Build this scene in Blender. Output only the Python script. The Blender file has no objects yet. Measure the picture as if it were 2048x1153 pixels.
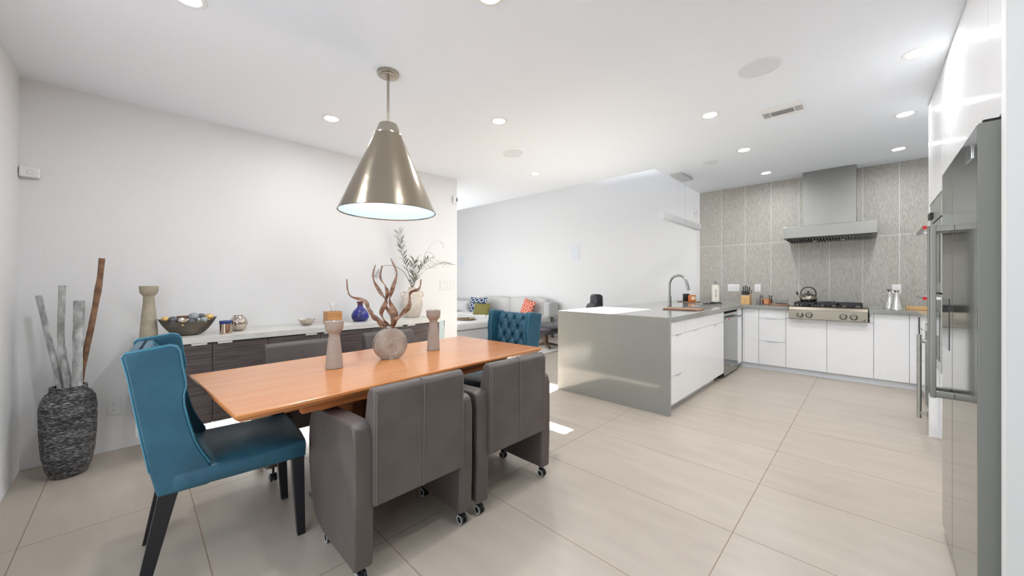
import bpy, bmesh, math, random
from mathutils import Vector, Matrix
random.seed(7)
SC = bpy.context.scene
COL = SC.collection
PI = math.pi
R = math.radians

# ---------------------------------------------------------------- camera
cam_data = bpy.data.cameras.new('camera')
cam_data.sensor_width = 36.0
cam_data.lens = 36.0 * 734.0 / 2048.0
cam_data.shift_y = -10.5 / 2048.0
cam_data.clip_start = 0.02
cam = bpy.data.objects.new('camera', cam_data)
COL.objects.link(cam)
cam.location = (0, 0, 1.24)
cam.rotation_euler = (R(90), 0, math.atan(714 / 734.0))
SC.camera = cam

# ---------------------------------------------------------------- world, sun, added fill lamps, exposure
world = bpy.data.worlds.new('world')
SC.world = world
world.use_nodes = True
wn = world.node_tree
bg = wn.nodes['Background']
sky = wn.nodes.new('ShaderNodeTexSky')
sky.sky_type = 'NISHITA'
sky.sun_disc = False
sky.sun_elevation = R(46)
sky.sun_rotation = R(0)
wn.links.new(sky.outputs[0], bg.inputs[0])
bg.inputs[1].default_value = 0.035

sun_dir = Vector((0.134, -0.94, -1.0)).normalized()
sl = bpy.data.lights.new('sun', 'SUN')
sl.energy = 34.0
sl.angle = R(0.6)
sl.color = (1.0, 0.97, 0.93)
sun = bpy.data.objects.new('sun', sl)
COL.objects.link(sun)
sun.location = (-3, 9, 7)
sun.rotation_euler = sun_dir.to_track_quat('-Z', 'Y').to_euler()


def area_light(name, loc, rot, sx, sy, watts, color=(0.90, 0.955, 1.0)):
    """rectangular area lamp, used for the unseen added fill and the sideboard strip"""
    l = bpy.data.lights.new(name, 'AREA')
    l.shape = 'RECTANGLE'
    l.size = sx
    l.size_y = sy
    l.energy = watts
    l.color = color
    o = bpy.data.objects.new(name, l)
    COL.objects.link(o)
    o.location = loc
    o.rotation_euler = rot
    return o


area_light('fill_behind_camera', (-0.95, -0.60, 1.25), (R(90), 0, 0), 2.3, 2.1, 19)  # unseen fill lamp added behind the camera, its door made up
area_light('fill_living_area', (-6.6, 2.80, 1.45), (R(90), 0, 0), 3.4, 2.0, 50, (1.0, 0.995, 0.985))  # added out of view to light the far wall evenly, window made up
DOWNLIGHT_W = 5.0

SC.view_settings.view_transform = 'Standard'
SC.view_settings.look = 'None'
SC.view_settings.gamma = 1.0
SC.view_settings.use_curve_mapping = False
SC.view_settings.exposure = 0.92


# ---------------------------------------------------------------- helpers
def lin(r, g, b):
    def c(v):
        v /= 255.0
        return v / 12.92 if v <= 0.04045 else ((v + 0.055) / 1.055) ** 2.4
    return (c(r), c(g), c(b), 1.0)


def bsdf(name):
    m = bpy.data.materials.new(name)
    m.use_nodes = True
    return m, m.node_tree, m.node_tree.nodes['Principled BSDF']


def mat(name, rgb, rough=0.5, metal=0.0, var=0.0, scale=20.0, stretch=(1, 1, 1), bump=0.0, bscale=None,
        spec=0.5, emit=None, estr=0.0, coat=0.0, trans=0.0, ior=1.45, sheen=0.0, coords='Object', rgb2=None, detail=4.0):
    m, nt, b = bsdf(name)
    b.inputs['Base Color'].default_value = lin(*rgb)
    b.inputs['Roughness'].default_value = rough
    b.inputs['Metallic'].default_value = metal
    b.inputs['Specular IOR Level'].default_value = spec
    b.inputs['Coat Weight'].default_value = coat
    b.inputs['Coat Roughness'].default_value = 0.14
    b.inputs['Transmission Weight'].default_value = trans
    b.inputs['IOR'].default_value = ior
    b.inputs['Sheen Weight'].default_value = sheen
    if emit:
        b.inputs['Emission Color'].default_value = lin(*emit)
        b.inputs['Emission Strength'].default_value = estr
    if var > 0 or bump > 0:
        tc = nt.nodes.new('ShaderNodeTexCoord')
        mp = nt.nodes.new('ShaderNodeMapping')
        mp.inputs['Scale'].default_value = stretch
        nt.links.new(tc.outputs[coords], mp.inputs[0])
        nz = nt.nodes.new('ShaderNodeTexNoise')
        nz.inputs['Scale'].default_value = scale
        nz.inputs['Detail'].default_value = detail
        nt.links.new(mp.outputs[0], nz.inputs['Vector'])
        if var > 0:
            cr = nt.nodes.new('ShaderNodeMix')
            cr.data_type = 'RGBA'
            a = lin(*rgb)
            if rgb2:
                c2 = lin(*rgb2)
            else:
                c2 = tuple(min(1, v * (1 - var)) for v in a[:3]) + (1,)
            cr.inputs[6].default_value = a
            cr.inputs[7].default_value = c2
            rp = nt.nodes.new('ShaderNodeMapRange')
            rp.inputs[1].default_value = 0.35
            rp.inputs[2].default_value = 0.65
            nt.links.new(nz.outputs[0], rp.inputs[0])
            nt.links.new(rp.outputs[0], cr.inputs[0])
            nt.links.new(cr.outputs[2], b.inputs['Base Color'])
        if bump > 0:
            nb = nz
            if bscale:
                nb = nt.nodes.new('ShaderNodeTexNoise')
                nb.inputs['Scale'].default_value = bscale
                nb.inputs['Detail'].default_value = 3
                nt.links.new(mp.outputs[0], nb.inputs['Vector'])
            bp = nt.nodes.new('ShaderNodeBump')
            bp.inputs['Strength'].default_value = bump
            bp.inputs['Distance'].default_value = 0.01
            nt.links.new(nb.outputs[0], bp.inputs['Height'])
            nt.links.new(bp.outputs[0], b.inputs['Normal'])
    return m


def mathn(nt, op, a, b=None, c=None):
    n = nt.nodes.new('ShaderNodeMath')
    n.operation = op
    for i, v in enumerate((a, b, c)):
        if v is None:
            continue
        if isinstance(v, (int, float)):
            n.inputs[i].default_value = v
        else:
            nt.links.new(v, n.inputs[i])
    return n.outputs[0]


def grid_mat(name, ax, ay, px, ox, py, oy, w, rgb, rgb2, grout, rough, streak, nscale, bump=0.0, mottle=None, grough=0.7):
    """tile surface: joints at ax = ox + k*px and ay = oy + k*py, streaky noise between them"""
    m, nt, b = bsdf(name)
    geo = nt.nodes.new('ShaderNodeNewGeometry')
    sep = nt.nodes.new('ShaderNodeSeparateXYZ')
    nt.links.new(geo.outputs['Position'], sep.inputs[0])

    def joint(out, p, o):
        t = mathn(nt, 'SUBTRACT', out, o)
        t = mathn(nt, 'DIVIDE', t, p)
        t = mathn(nt, 'ADD', t, 0.5)
        t = mathn(nt, 'FRACT', t)
        t = mathn(nt, 'SUBTRACT', t, 0.5)
        t = mathn(nt, 'ABSOLUTE', t)
        t = mathn(nt, 'MULTIPLY', t, p)
        return mathn(nt, 'LESS_THAN', t, w / 2)
    j = mathn(nt, 'MAXIMUM', joint(sep.outputs[ax], px, ox), joint(sep.outputs[ay], py, oy))
    mp = nt.nodes.new('ShaderNodeMapping')
    mp.inputs['Scale'].default_value = streak
    nt.links.new(geo.outputs['Position'], mp.inputs[0])
    nz = nt.nodes.new('ShaderNodeTexNoise')
    nz.inputs['Scale'].default_value = nscale
    nz.inputs['Detail'].default_value = 6
    nt.links.new(mp.outputs[0], nz.inputs['Vector'])
    # per tile offset of tone
    fx = mathn(nt, 'FLOOR', mathn(nt, 'DIVIDE', mathn(nt, 'SUBTRACT', sep.outputs[ax], ox), px))
    fy = mathn(nt, 'FLOOR', mathn(nt, 'DIVIDE', mathn(nt, 'SUBTRACT', sep.outputs[ay], oy), py))
    cb = nt.nodes.new('ShaderNodeCombineXYZ')
    nt.links.new(fx, cb.inputs[0])
    nt.links.new(fy, cb.inputs[1])
    wh = nt.nodes.new('ShaderNodeTexWhiteNoise')
    nt.links.new(cb.outputs[0], wh.inputs[0])
    rp = nt.nodes.new('ShaderNodeMapRange')
    rp.inputs[1].default_value = 0.3
    rp.inputs[2].default_value = 0.7
    nt.links.new(nz.outputs[0], rp.inputs[0])
    f = rp.outputs[0]
    if mottle:
        n2 = nt.nodes.new('ShaderNodeTexNoise')
        n2.inputs['Scale'].default_value = mottle
        n2.inputs['Detail'].default_value = 3
        nt.links.new(geo.outputs['Position'], n2.inputs['Vector'])
        f = mathn(nt, 'ADD', mathn(nt, 'MULTIPLY', f, 0.45), mathn(nt, 'MULTIPLY', n2.outputs[0], 0.55))
    f = mathn(nt, 'ADD', mathn(nt, 'MULTIPLY', f, 0.85), mathn(nt, 'MULTIPLY', wh.outputs[0], 0.15))
    mx = nt.nodes.new('ShaderNodeMix')
    mx.data_type = 'RGBA'
    mx.inputs[6].default_value = lin(*rgb)
    mx.inputs[7].default_value = lin(*rgb2)
    nt.links.new(f, mx.inputs[0])
    mg = nt.nodes.new('ShaderNodeMix')
    mg.data_type = 'RGBA'
    nt.links.new(j, mg.inputs[0])
    nt.links.new(mx.outputs[2], mg.inputs[6])
    mg.inputs[7].default_value = lin(*grout)
    nt.links.new(mg.outputs[2], b.inputs['Base Color'])
    rr = mathn(nt, 'ADD', mathn(nt, 'MULTIPLY', j, grough - rough), rough)
    nt.links.new(rr, b.inputs['Roughness'])
    bp = nt.nodes.new('ShaderNodeBump')
    bp.inputs['Strength'].default_value = 0.3
    bp.inputs['Distance'].default_value = 0.004
    hh = mathn(nt, 'SUBTRACT', mathn(nt, 'MULTIPLY', nz.outputs[0], bump), j)
    nt.links.new(hh, bp.inputs['Height'])
    nt.links.new(bp.outputs[0], b.inputs['Normal'])
    return m


class MB:
    """collects shapes; build() links them as one mesh object"""

    def __init__(self):
        self.bm = bmesh.new()
        self.bev = False

    def _add(self, t, M=None, bevel=0, seg=2, angle=None):
        if bevel:
            self.bev = True
            ed = t.edges[:]
            if angle:
                ed = [e for e in ed if len(e.link_faces) == 2 and e.calc_face_angle(0) > R(angle)]
            bmesh.ops.bevel(t, geom=ed, offset=bevel, segments=seg, profile=0.5, affect='EDGES', clamp_overlap=True)
        if M is not None:
            t.transform(M)
        me = bpy.data.meshes.new('tmp')
        t.to_mesh(me)
        t.free()
        self.bm.from_mesh(me)
        bpy.data.meshes.remove(me)
        return self

    def box(self, x0, x1, y0, y1, z0, z1, bevel=0, seg=2, M=None):
        t = bmesh.new()
        bmesh.ops.create_cube(t, size=1)
        t.transform(Matrix.Translation(((x0 + x1) / 2, (y0 + y1) / 2, (z0 + z1) / 2)) @
                    Matrix.Diagonal((abs(x1 - x0), abs(y1 - y0), abs(z1 - z0), 1)))
        return self._add(t, M, bevel, seg)

    def taper(self, c0, s0, c1, s1, bevel=0, M=None):
        """four sided post between rectangle (centre c0, half sizes s0) and (c1, s1)"""
        t = bmesh.new()
        vs = []
        for c, s in ((c0, s0), (c1, s1)):
            for a, b in ((-1, -1), (1, -1), (1, 1), (-1, 1)):
                vs.append(t.verts.new((c[0] + a * s[0], c[1] + b * s[1], c[2])))
        t.faces.new(vs[3::-1])
        t.faces.new(vs[4:])
        for i in range(4):
            k = (i + 1) % 4
            t.faces.new((vs[i], vs[k], vs[4 + k], vs[4 + i]))
        bmesh.ops.recalc_face_normals(t, faces=t.faces[:])
        return self._add(t, M, bevel)

    def lathe(self, prof, seg=40, c=(0, 0, 0), M=None, squash=None, caps=True):
        t = bmesh.new()
        rings = []
        for r, z in prof:
            if r < 1e-6:
                rings.append([t.verts.new((0, 0, z))])
            else:
                rings.append([t.verts.new((r * math.cos(2 * PI * i / seg), r * math.sin(2 * PI * i / seg), z)) for i in range(seg)])
        for a, b in zip(rings, rings[1:]):
            for i in range(seg):
                k = (i + 1) % seg
                if len(a) == 1 and len(b) == 1:
                    break
                if len(a) == 1:
                    t.faces.new((a[0], b[i], b[k]))
                elif len(b) == 1:
                    t.faces.new((a[i], a[k], b[0]))
                else:
                    t.faces.new((a[i], a[k], b[k], b[i]))
        for ring, flip in ((rings[0], True), (rings[-1], False)):
            if caps and len(ring) > 1 and (prof[0] != prof[-1]):
                t.faces.new(ring[::-1] if flip else ring)
        bmesh.ops.recalc_face_normals(t, faces=t.faces[:])
        T = Matrix.Translation(c)
        if squash:
            T = T @ Matrix.Diagonal((squash[0], squash[1], squash[2], 1))
        if M is not None:
            T = M @ T
        return self._add(t, T)

    def tube(self, pts, rad, seg=10, cyclic=False, M=None, flat=None):
        t = bmesh.new()
        P = [Vector(p) for p in pts]
        n = len(P)
        rr = rad if isinstance(rad, (list, tuple)) else [rad] * n
        tang = []
        for i in range(n):
            a = P[(i - 1) % n] if (cyclic or i > 0) else P[i]
            b = P[(i + 1) % n] if (cyclic or i < n - 1) else P[i]
            tang.append((b - a).normalized())
        up = Vector((0, 0, 1)) if abs(tang[0].z) < 0.9 else Vector((1, 0, 0))
        nrm = (up - tang[0] * up.dot(tang[0])).normalized()
        rings = []
        for i in range(n):
            nrm = (nrm - tang[i] * nrm.dot(tang[i])).normalized()
            bi = tang[i].cross(nrm)
            fx, fy = flat if flat else (1, 1)
            rings.append([t.verts.new(P[i] + (nrm * math.cos(2 * PI * k / seg) * fx + bi * math.sin(2 * PI * k / seg) * fy) * rr[i]) for k in range(seg)])
        m = n if cyclic else n - 1
        for i in range(m):
            a, b = rings[i], rings[(i + 1) % n]
            for k in range(seg):
                l = (k + 1) % seg
                t.faces.new((a[k], a[l], b[l], b[k]))
        if not cyclic:
            t.faces.new(rings[0][::-1])
            t.faces.new(rings[-1])
        bmesh.ops.recalc_face_normals(t, faces=t.faces[:])
        return self._add(t, M)

    def prism(self, poly, axis, a0, a1, bevel=0, seg=2, M=None, angle=None):
        """poly of 2D points; axis 'x' takes (y,z), 'y' takes (x,z), 'z' takes (x,y)"""
        t = bmesh.new()

        def mk(p, a):
            return {'x': (a, p[0], p[1]), 'y': (p[0], a, p[1]), 'z': (p[0], p[1], a)}[axis]
        A = [t.verts.new(mk(p, a0)) for p in poly]
        B = [t.verts.new(mk(p, a1)) for p in poly]
        t.faces.new(A[::-1])
        t.faces.new(B)
        for i in range(len(A)):
            k = (i + 1) % len(A)
            t.faces.new((A[i], A[k], B[k], B[i]))
        bmesh.ops.recalc_face_normals(t, faces=t.faces[:])
        return self._add(t, M, bevel, seg, angle)

    def sphere(self, c, r, u=20, v=12, M=None):
        t = bmesh.new()
        bmesh.ops.create_uvsphere(t, u_segments=u, v_segments=v, radius=1)
        rr = r if isinstance(r, (list, tuple)) else (r, r, r)
        T = Matrix.Translation(c) @ Matrix.Diagonal((rr[0], rr[1], rr[2], 1))
        if M is not None:
            T = M @ T
        return self._add(t, T)

    def grid(self, fn, nu, nv, thick=None):
        """surface fn(u,v)->point; with thick it becomes a closed sheet offset by vector thick"""
        t = bmesh.new()
        g = [[t.verts.new(fn(i / nu, j / nv)) for j in range(nv + 1)] for i in range(nu + 1)]
        for i in range(nu):
            for j in range(nv):
                t.faces.new((g[i][j], g[i + 1][j], g[i + 1][j + 1], g[i][j + 1]))
        if thick:
            T = Vector(thick)
            h = [[t.verts.new(v.co + T) for v in row] for row in g]
            for i in range(nu):
                for j in range(nv):
                    t.faces.new((h[i][j + 1], h[i + 1][j + 1], h[i + 1][j], h[i][j]))
            for i in range(nu):
                t.faces.new((g[i][0], h[i][0], h[i + 1][0], g[i + 1][0]))
                t.faces.new((g[i + 1][nv], h[i + 1][nv], h[i][nv], g[i][nv]))
            for j in range(nv):
                t.faces.new((g[0][j + 1], h[0][j + 1], h[0][j], g[0][j]))
                t.faces.new((g[nu][j], h[nu][j], h[nu][j + 1], g[nu][j + 1]))
            bmesh.ops.recalc_face_normals(t, faces=t.faces[:])
        return self._add(t)

    def cushion(self, x0, x1, y0, y1, z0, z1, puff=0.02, M=None, n=10, edge=0.35):
        """soft block: superellipsoid like box"""
        t = bmesh.new()
        bmesh.ops.create_cube(t, size=2)
        bmesh.ops.subdivide_edges(t, edges=t.edges[:], cuts=n, use_grid_fill=True)
        hx, hy, hz = (x1 - x0) / 2, (y1 - y0) / 2, (z1 - z0) / 2
        r = min(hx, hy, hz) * edge * 2
        for v in t.verts:
            p = Vector((v.co.x * hx, v.co.y * hy, v.co.z * hz))
            q = Vector((max(-hx + r, min(hx - r, p.x)), max(-hy + r, min(hy - r, p.y)), max(-hz + r, min(hz - r, p.z))))
            d = p - q
            if d.length > 1e-6:
                d = d.normalized() * r
            w = [1 - v.co.x ** 2, 1 - v.co.y ** 2, 1 - v.co.z ** 2]
            ax = [(v.co.y, v.co.z), (v.co.x, v.co.z), (v.co.x, v.co.y)]
            p = q + d
            k = [(1 - a * a) * (1 - b * b) for a, b in ax]
            p.x += math.copysign(1, v.co.x) * puff * k[0] * (abs(v.co.x) ** 2)
            p.y += math.copysign(1, v.co.y) * puff * k[1] * (abs(v.co.y) ** 2)
            p.z += math.copysign(1, v.co.z) * puff * k[2] * (abs(v.co.z) ** 2)
            v.co = p
        T = Matrix.Translation(((x0 + x1) / 2, (y0 + y1) / 2, (z0 + z1) / 2))
        if M is not None:
            T = M @ T
        return self._add(t, T)

    def build(self, name, m, parent=None, label=None, smooth=True, ang=35):
        me = bpy.data.meshes.new(name)
        self.bm.normal_update()
        self.bm.to_mesh(me)
        self.bm.free()
        ms = m if isinstance(m, list) else [m]
        for x in ms:
            me.materials.append(x)
        if smooth:
            me.polygons.foreach_set('use_smooth', [True] * len(me.polygons))
            me.set_sharp_from_angle(angle=R(ang))
        o = bpy.data.objects.new(name, me)
        COL.objects.link(o)
        if smooth and self.bev:
            w = o.modifiers.new('weighted', 'WEIGHTED_NORMAL')
            w.keep_sharp = True
            w.weight = 90
        if parent:
            o.parent = parent
        if label:
            o['label'] = label
        return o


def thing(name, label, cat, loc=(0, 0, 0), rz=0, group=None):
    o = bpy.data.objects.new(name, None)
    o.empty_display_size = 0.05
    COL.objects.link(o)
    o.location = loc
    o.rotation_euler = (0, 0, rz)
    tag(o, label, cat, group)
    return o


def tag(o, label, cat, group=None, kind=None):
    o['label'] = label
    o['category'] = cat
    if group:
        o['group'] = group
    if kind:
        o['kind'] = kind
    return o


def struct(o):
    o['kind'] = 'structure'
    return o


def dup(root, loc, rz, label):
    r = root.copy()
    COL.objects.link(r)
    r.location = loc
    r.rotation_euler = (0, 0, rz)
    r['label'] = label
    for ch in list(root.children):
        c = ch.copy()
        COL.objects.link(c)
        c.parent = r
        for g in list(ch.children):
            d = g.copy()
            COL.objects.link(d)
            d.parent = c
    return r


def arc(cx, cz, r, a0, a1, n):
    return [(cx + r * math.cos(a0 + (a1 - a0) * i / n), cz + r * math.sin(a0 + (a1 - a0) * i / n)) for i in range(n + 1)]


def smooth_path(pts, n=6):
    """Catmull-Rom through pts"""
    P = [Vector(p) for p in pts]
    P = [P[0] * 2 - P[1]] + P + [P[-1] * 2 - P[-2]]
    out = []
    for i in range(1, len(P) - 2):
        for k in range(n):
            t = k / n
            a, b, c, d = P[i - 1], P[i], P[i + 1], P[i + 2]
            out.append(0.5 * ((2 * b) + (c - a) * t + (2 * a - 5 * b + 4 * c - d) * t * t + (3 * b - a - 3 * c + d) * t ** 3))
    out.append(P[-2])
    return out


def cz(y):
    """height of the low ceiling above a point y"""
    return 2.60 + 0.0029 * y + 0.00346 * y * y


# ---------------------------------------------------------------- materials
M_wall = mat('wall_paint', (231, 231, 231), 0.6, bump=0.08, bscale=60, spec=0.2)
M_ceil = mat('ceiling_paint', (238, 243, 250), 0.7, bump=0.05, bscale=90, spec=0.15)
M_floor = grid_mat('porcelain_floor_tiles', 0, 1, 1.18, -0.485, 0.613, 0.23, 0.0045,
                   (195, 185, 172), (170, 159, 146), (146, 124, 108), 0.34, (1.0, 4.5, 1), 2.4, 0.15, mottle=1.3)
M_tile = grid_mat('textured_wall_tiles', 0, 2, 0.338, -1.75, 0.93, 1.852, 0.0055,
                  (194, 192, 184), (146, 142, 134), (216, 216, 212), 0.5, (70, 12, 7), 3.4, 0.7)
M_white_gloss = mat('white_gloss_lacquer', (247, 247, 248), 0.07, spec=0.5)
M_white_edge = mat('cabinet_edge', (205, 205, 206), 0.4)
M_white_matte = mat('white_plastic', (235, 235, 235), 0.45)
M_plate = mat('switch_plate_plastic', (226, 226, 226), 0.35)
M_toe = mat('toe_kick', (226, 229, 234), 0.3)
M_black = mat('plain_black', (14, 14, 15), 0.6)  # even black of appliance bodies and plinths
M_blackm = mat('black_matte', (26, 26, 28), 0.45)
M_cast = mat('cast_iron', (44, 44, 50), 0.5, bump=0.1, bscale=200)
M_quartz = mat('grey_quartz', (152, 152, 147), 0.10, var=0.06, scale=90, spec=0.55)
M_steel = mat('brushed_stainless', (190, 190, 186), 0.26, 1.0, bump=0.02, bscale=40, stretch=(1, 1, 30))
M_handle = mat('handle_steel', (140, 138, 132), 0.34, 1.0)
M_steel_warm = mat('warm_stainless', (150, 142, 129), 0.26, 1.0, var=0.08, scale=6)
M_steel_hood = mat('hood_stainless', (146, 146, 142), 0.38, 1.0, var=0.05, scale=3)
M_fridge = mat('polished_fridge_steel', (150, 153, 150), 0.10, 1.0, var=0.05, scale=1.5, stretch=(1, 1, 0.3))
M_fridge_side = mat('fridge_side_steel', (126, 127, 123), 0.5, 0.0)
M_chrome = mat('chrome', (215, 215, 212), 0.08, 1.0)
M_nickel = mat('brushed_nickel', (176, 168, 156), 0.24, 1.0, bump=0.02, bscale=60)
M_tap = mat('tap_steel', (150, 150, 150), 0.25, 1.0)
M_hammer = mat('polished_nickel_shade', (168, 159, 143), 0.17, 1.0, var=0.07, scale=5, bump=0.12, bscale=14)
M_lining = mat('shade_lining', (216, 236, 250), 0.6)
M_cherry = mat('cherry_wood', (202, 134, 80), 0.26, var=0.2, scale=2.4, stretch=(9, 0.8, 6), coat=0.5, rgb2=(196, 124, 68), detail=2.0)
M_cherry_d = mat('cherry_wood_edge', (176, 108, 62), 0.3, var=0.2, scale=4, stretch=(8, 1, 8))
M_sb = mat('dark_veneer', (100, 92, 90), 0.42, var=0.35, scale=3.0, stretch=(4, 1.2, 34), rgb2=(70, 60, 60))
M_sbtop = mat('pale_stone_laminate', (214, 212, 206), 0.35, var=0.08, scale=12, stretch=(3, 1, 3))
M_teal = mat('teal_leather', (45, 92, 112), 0.36, var=0.12, scale=9, bump=0.06, bscale=220, rgb2=(38, 80, 100))
M_teal_dark = mat('teal_piping', (56, 116, 138), 0.35)
M_btn = mat('teal_button', (30, 74, 94), 0.4)
M_ebony = mat('black_lacquered_wood', (26, 26, 32), 0.3)
M_grey = mat('grey_leather', (95, 87, 84), 0.40, var=0.1, scale=6, bump=0.06, bscale=240, rgb2=(86, 77, 74))
M_grey_seam = mat('grey_seam', (112, 104, 100), 0.5)
M_caster = mat('caster_rubber', (32, 32, 34), 0.5)
M_casterrim = mat('caster_rim', (190, 190, 188), 0.4)
M_taupe = mat('taupe_ceramic', (168, 154, 144), 0.75, var=0.12, scale=70, bump=0.1, bscale=160)
M_beige = mat('beige_ceramic', (176, 166, 146), 0.7, var=0.18, scale=22, bump=0.08, bscale=90)
M_wax = mat('white_wax', (242, 240, 234), 0.5)
M_flame = mat('tealight_foil', (220, 220, 220), 0.25, 1.0)
M_curl = mat('copper_brown_wood', (158, 124, 102), 0.45, var=0.45, scale=9, stretch=(2, 2, 5), rgb2=(112, 82, 66))
M_vsilver = mat('hammered_champagne', (182, 176, 168), 0.34, 0.8, var=0.2, scale=14, bump=0.35, bscale=70, rgb2=(158, 150, 142))
_nt = M_vsilver.node_tree
_b = _nt.nodes['Principled BSDF']
_tc = _nt.nodes.new('ShaderNodeTexCoord')
_mp = _nt.nodes.new('ShaderNodeMapping')
_mp.inputs['Location'].default_value = (0, 0, -0.094)
_nt.links.new(_tc.outputs['Object'], _mp.inputs[0])
_wv = _nt.nodes.new('ShaderNodeTexWave')
_wv.wave_type = 'RINGS'
_wv.rings_direction = 'SPHERICAL'
_wv.inputs['Scale'].default_value = 46
_wv.inputs['Distortion'].default_value = 3.5
_wv.inputs['Detail Scale'].default_value = 3
_nt.links.new(_mp.outputs[0], _wv.inputs['Vector'])
_bp = _nt.nodes.new('ShaderNodeBump')
_bp.inputs['Strength'].default_value = 0.6
_bp.inputs['Distance'].default_value = 0.003
_nt.links.new(_wv.outputs[1], _bp.inputs['Height'])
_nt.links.new(_bp.outputs[0], _b.inputs['Normal'])
M_birch = mat('birch_bark', (206, 208, 206), 0.8, var=0.4, scale=14, stretch=(2, 2, 1), bump=0.4, bscale=40, rgb2=(146, 148, 146))
M_brownbark = mat('brown_bark', (158, 122, 94), 0.85, var=0.4, scale=18, bump=0.5, bscale=50, rgb2=(114, 84, 66))
M_stem = mat('dark_twig', (58, 52, 42), 0.6)
M_palestem = mat('pale_twig', (176, 178, 166), 0.7)
M_leaf = mat('olive_leaf', (104, 116, 92), 0.5, var=0.4, scale=30, rgb2=(58, 70, 52))
M_paleleaf = mat('pale_feathery_leaf', (150, 156, 138), 0.6)
M_blueglass = mat('cobalt_glass', (38, 46, 156), 0.08, var=0.5, scale=12, rgb2=(24, 30, 84), coat=0.6)
M_bluerim = mat('blue_vase_neck', (98, 62, 66), 0.2)
M_cream = mat('cream_ceramic', (222, 212, 200), 0.55, var=0.10, scale=10, bump=0.05, bscale=30, rgb2=(206, 192, 176))
M_glass = mat('pale_aqua_glass', (236, 246, 247), 0.05, trans=1.0, ior=1.2)
M_clear = mat('clear_glass', (244, 248, 248), 0.03, trans=1.0, ior=1.2)
M_mirror = mat('mercury_glass', (218, 206, 194), 0.08, 1.0, var=0.2, scale=10, bump=0.12, bscale=12)
M_tin = mat('rose_silver_tin', (200, 180, 162), 0.12, 1.0)
M_navy = mat('navy_band', (40, 60, 120), 0.35)
M_bowl = mat('bronze_bowl', (120, 110, 98), 0.42, 0.4, var=0.3, scale=9, rgb2=(86, 80, 74))
M_gold = mat('gold_leaf', (222, 186, 120), 0.40, 0.5, bump=0.4, bscale=60)
M_char = mat('charcoal_ball', (100, 100, 108), 0.4, 0.3)
M_silv = mat('silver_ball', (206, 204, 198), 0.3, 0.6, bump=0.4, bscale=40)
M_bluegrey = mat('blue_grey_ball', (166, 172, 174), 0.5, 0.2, var=0.3, scale=30, bump=0.3, bscale=60)
M_shell = mat('pale_shell', (212, 196, 176), 0.45)
M_woven = mat('brown_woven', (134, 104, 86), 0.6, bump=0.6, bscale=50)
M_bamboo = mat('bamboo_box', (206, 152, 100), 0.45, var=0.25, scale=6, stretch=(1, 1, 20), rgb2=(184, 126, 78))
M_tissue = mat('tissue_paper', (250, 250, 250), 0.9)
M_sofa = mat('light_grey_fabric', (190, 190, 190), 0.9, var=0.06, scale=120, bump=0.1, bscale=300, sheen=0.2)
M_sofa2 = mat('light_grey_fabric_cushion', (200, 199, 197), 0.9, var=0.06, scale=120, sheen=0.2)
M_olive = mat('olive_cushion', (112, 108, 58), 0.85, var=0.1, scale=80)
M_metal_d = mat('taupe_metal_frame', (96, 92, 88), 0.4, 0.6)
M_darkleather = mat('black_leather', (40, 41, 46), 0.4)
M_otto = mat('dark_grey_leather', (66, 62, 66), 0.4)
M_walnut = mat('walnut_base', (104, 80, 62), 0.4, var=0.3, scale=8)
M_tray = mat('woven_gold_tray', (140, 124, 98), 0.6, bump=0.5, bscale=90)
M_rug = mat('pale_rug', (206, 204, 198), 0.95, var=0.06, scale=60, bump=0.2, bscale=200)
M_orangeglass = mat('amber_candle_glass', (204, 108, 34), 0.2, coat=0.5)
M_darkglass = mat('dark_candle_glass', (40, 40, 42), 0.2)
M_labelp = mat('paper_label', (226, 206, 182), 0.6)
M_walnutboard = mat('cutting_board_wood', (168, 132, 108), 0.5, var=0.25, scale=6, stretch=(1, 6, 6))
M_pine = mat('pale_wood_block', (218, 176, 122), 0.45, var=0.15, scale=6, stretch=(1, 1, 9))
M_walnutblk = mat('knife_slots_wood', (86, 54, 40), 0.5)
M_copper = mat('copper', (216, 152, 108), 0.3, 0.7)
M_darkhandle = mat('dark_wood_handle', (84, 74, 72), 0.5)
M_paper = mat('paper_towel', (238, 232, 222), 0.85, bump=0.1, bscale=80)
M_red = mat('red_medallion', (190, 40, 48), 0.3)
M_ovenglass = mat('oven_glass', (40, 44, 46), 0.06, spec=0.8)
M_light = mat('downlight_lens', (255, 255, 255), 0.5, emit=(255, 252, 246), estr=14.0)
M_bulb = mat('lamp_bulb', (255, 255, 255), 0.5, emit=(240, 248, 255), estr=6.0)
M_led = mat('led_strip_lens', (255, 255, 255), 0.5, emit=(250, 252, 255), estr=8.0)
M_grille = mat('speaker_grille', (224, 228, 234), 0.7, bump=0.2, bscale=500)
M_vent = mat('vent_slot', (150, 150, 150), 0.7)
M_barfix = mat('satin_aluminium', (190, 191, 193), 0.4, 0.3)
M_hookdark = mat('dark_sensor_window', (60, 62, 64), 0.3)
M_sinkst = mat('sink_steel', (150, 148, 144), 0.3, 1.0)


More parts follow.
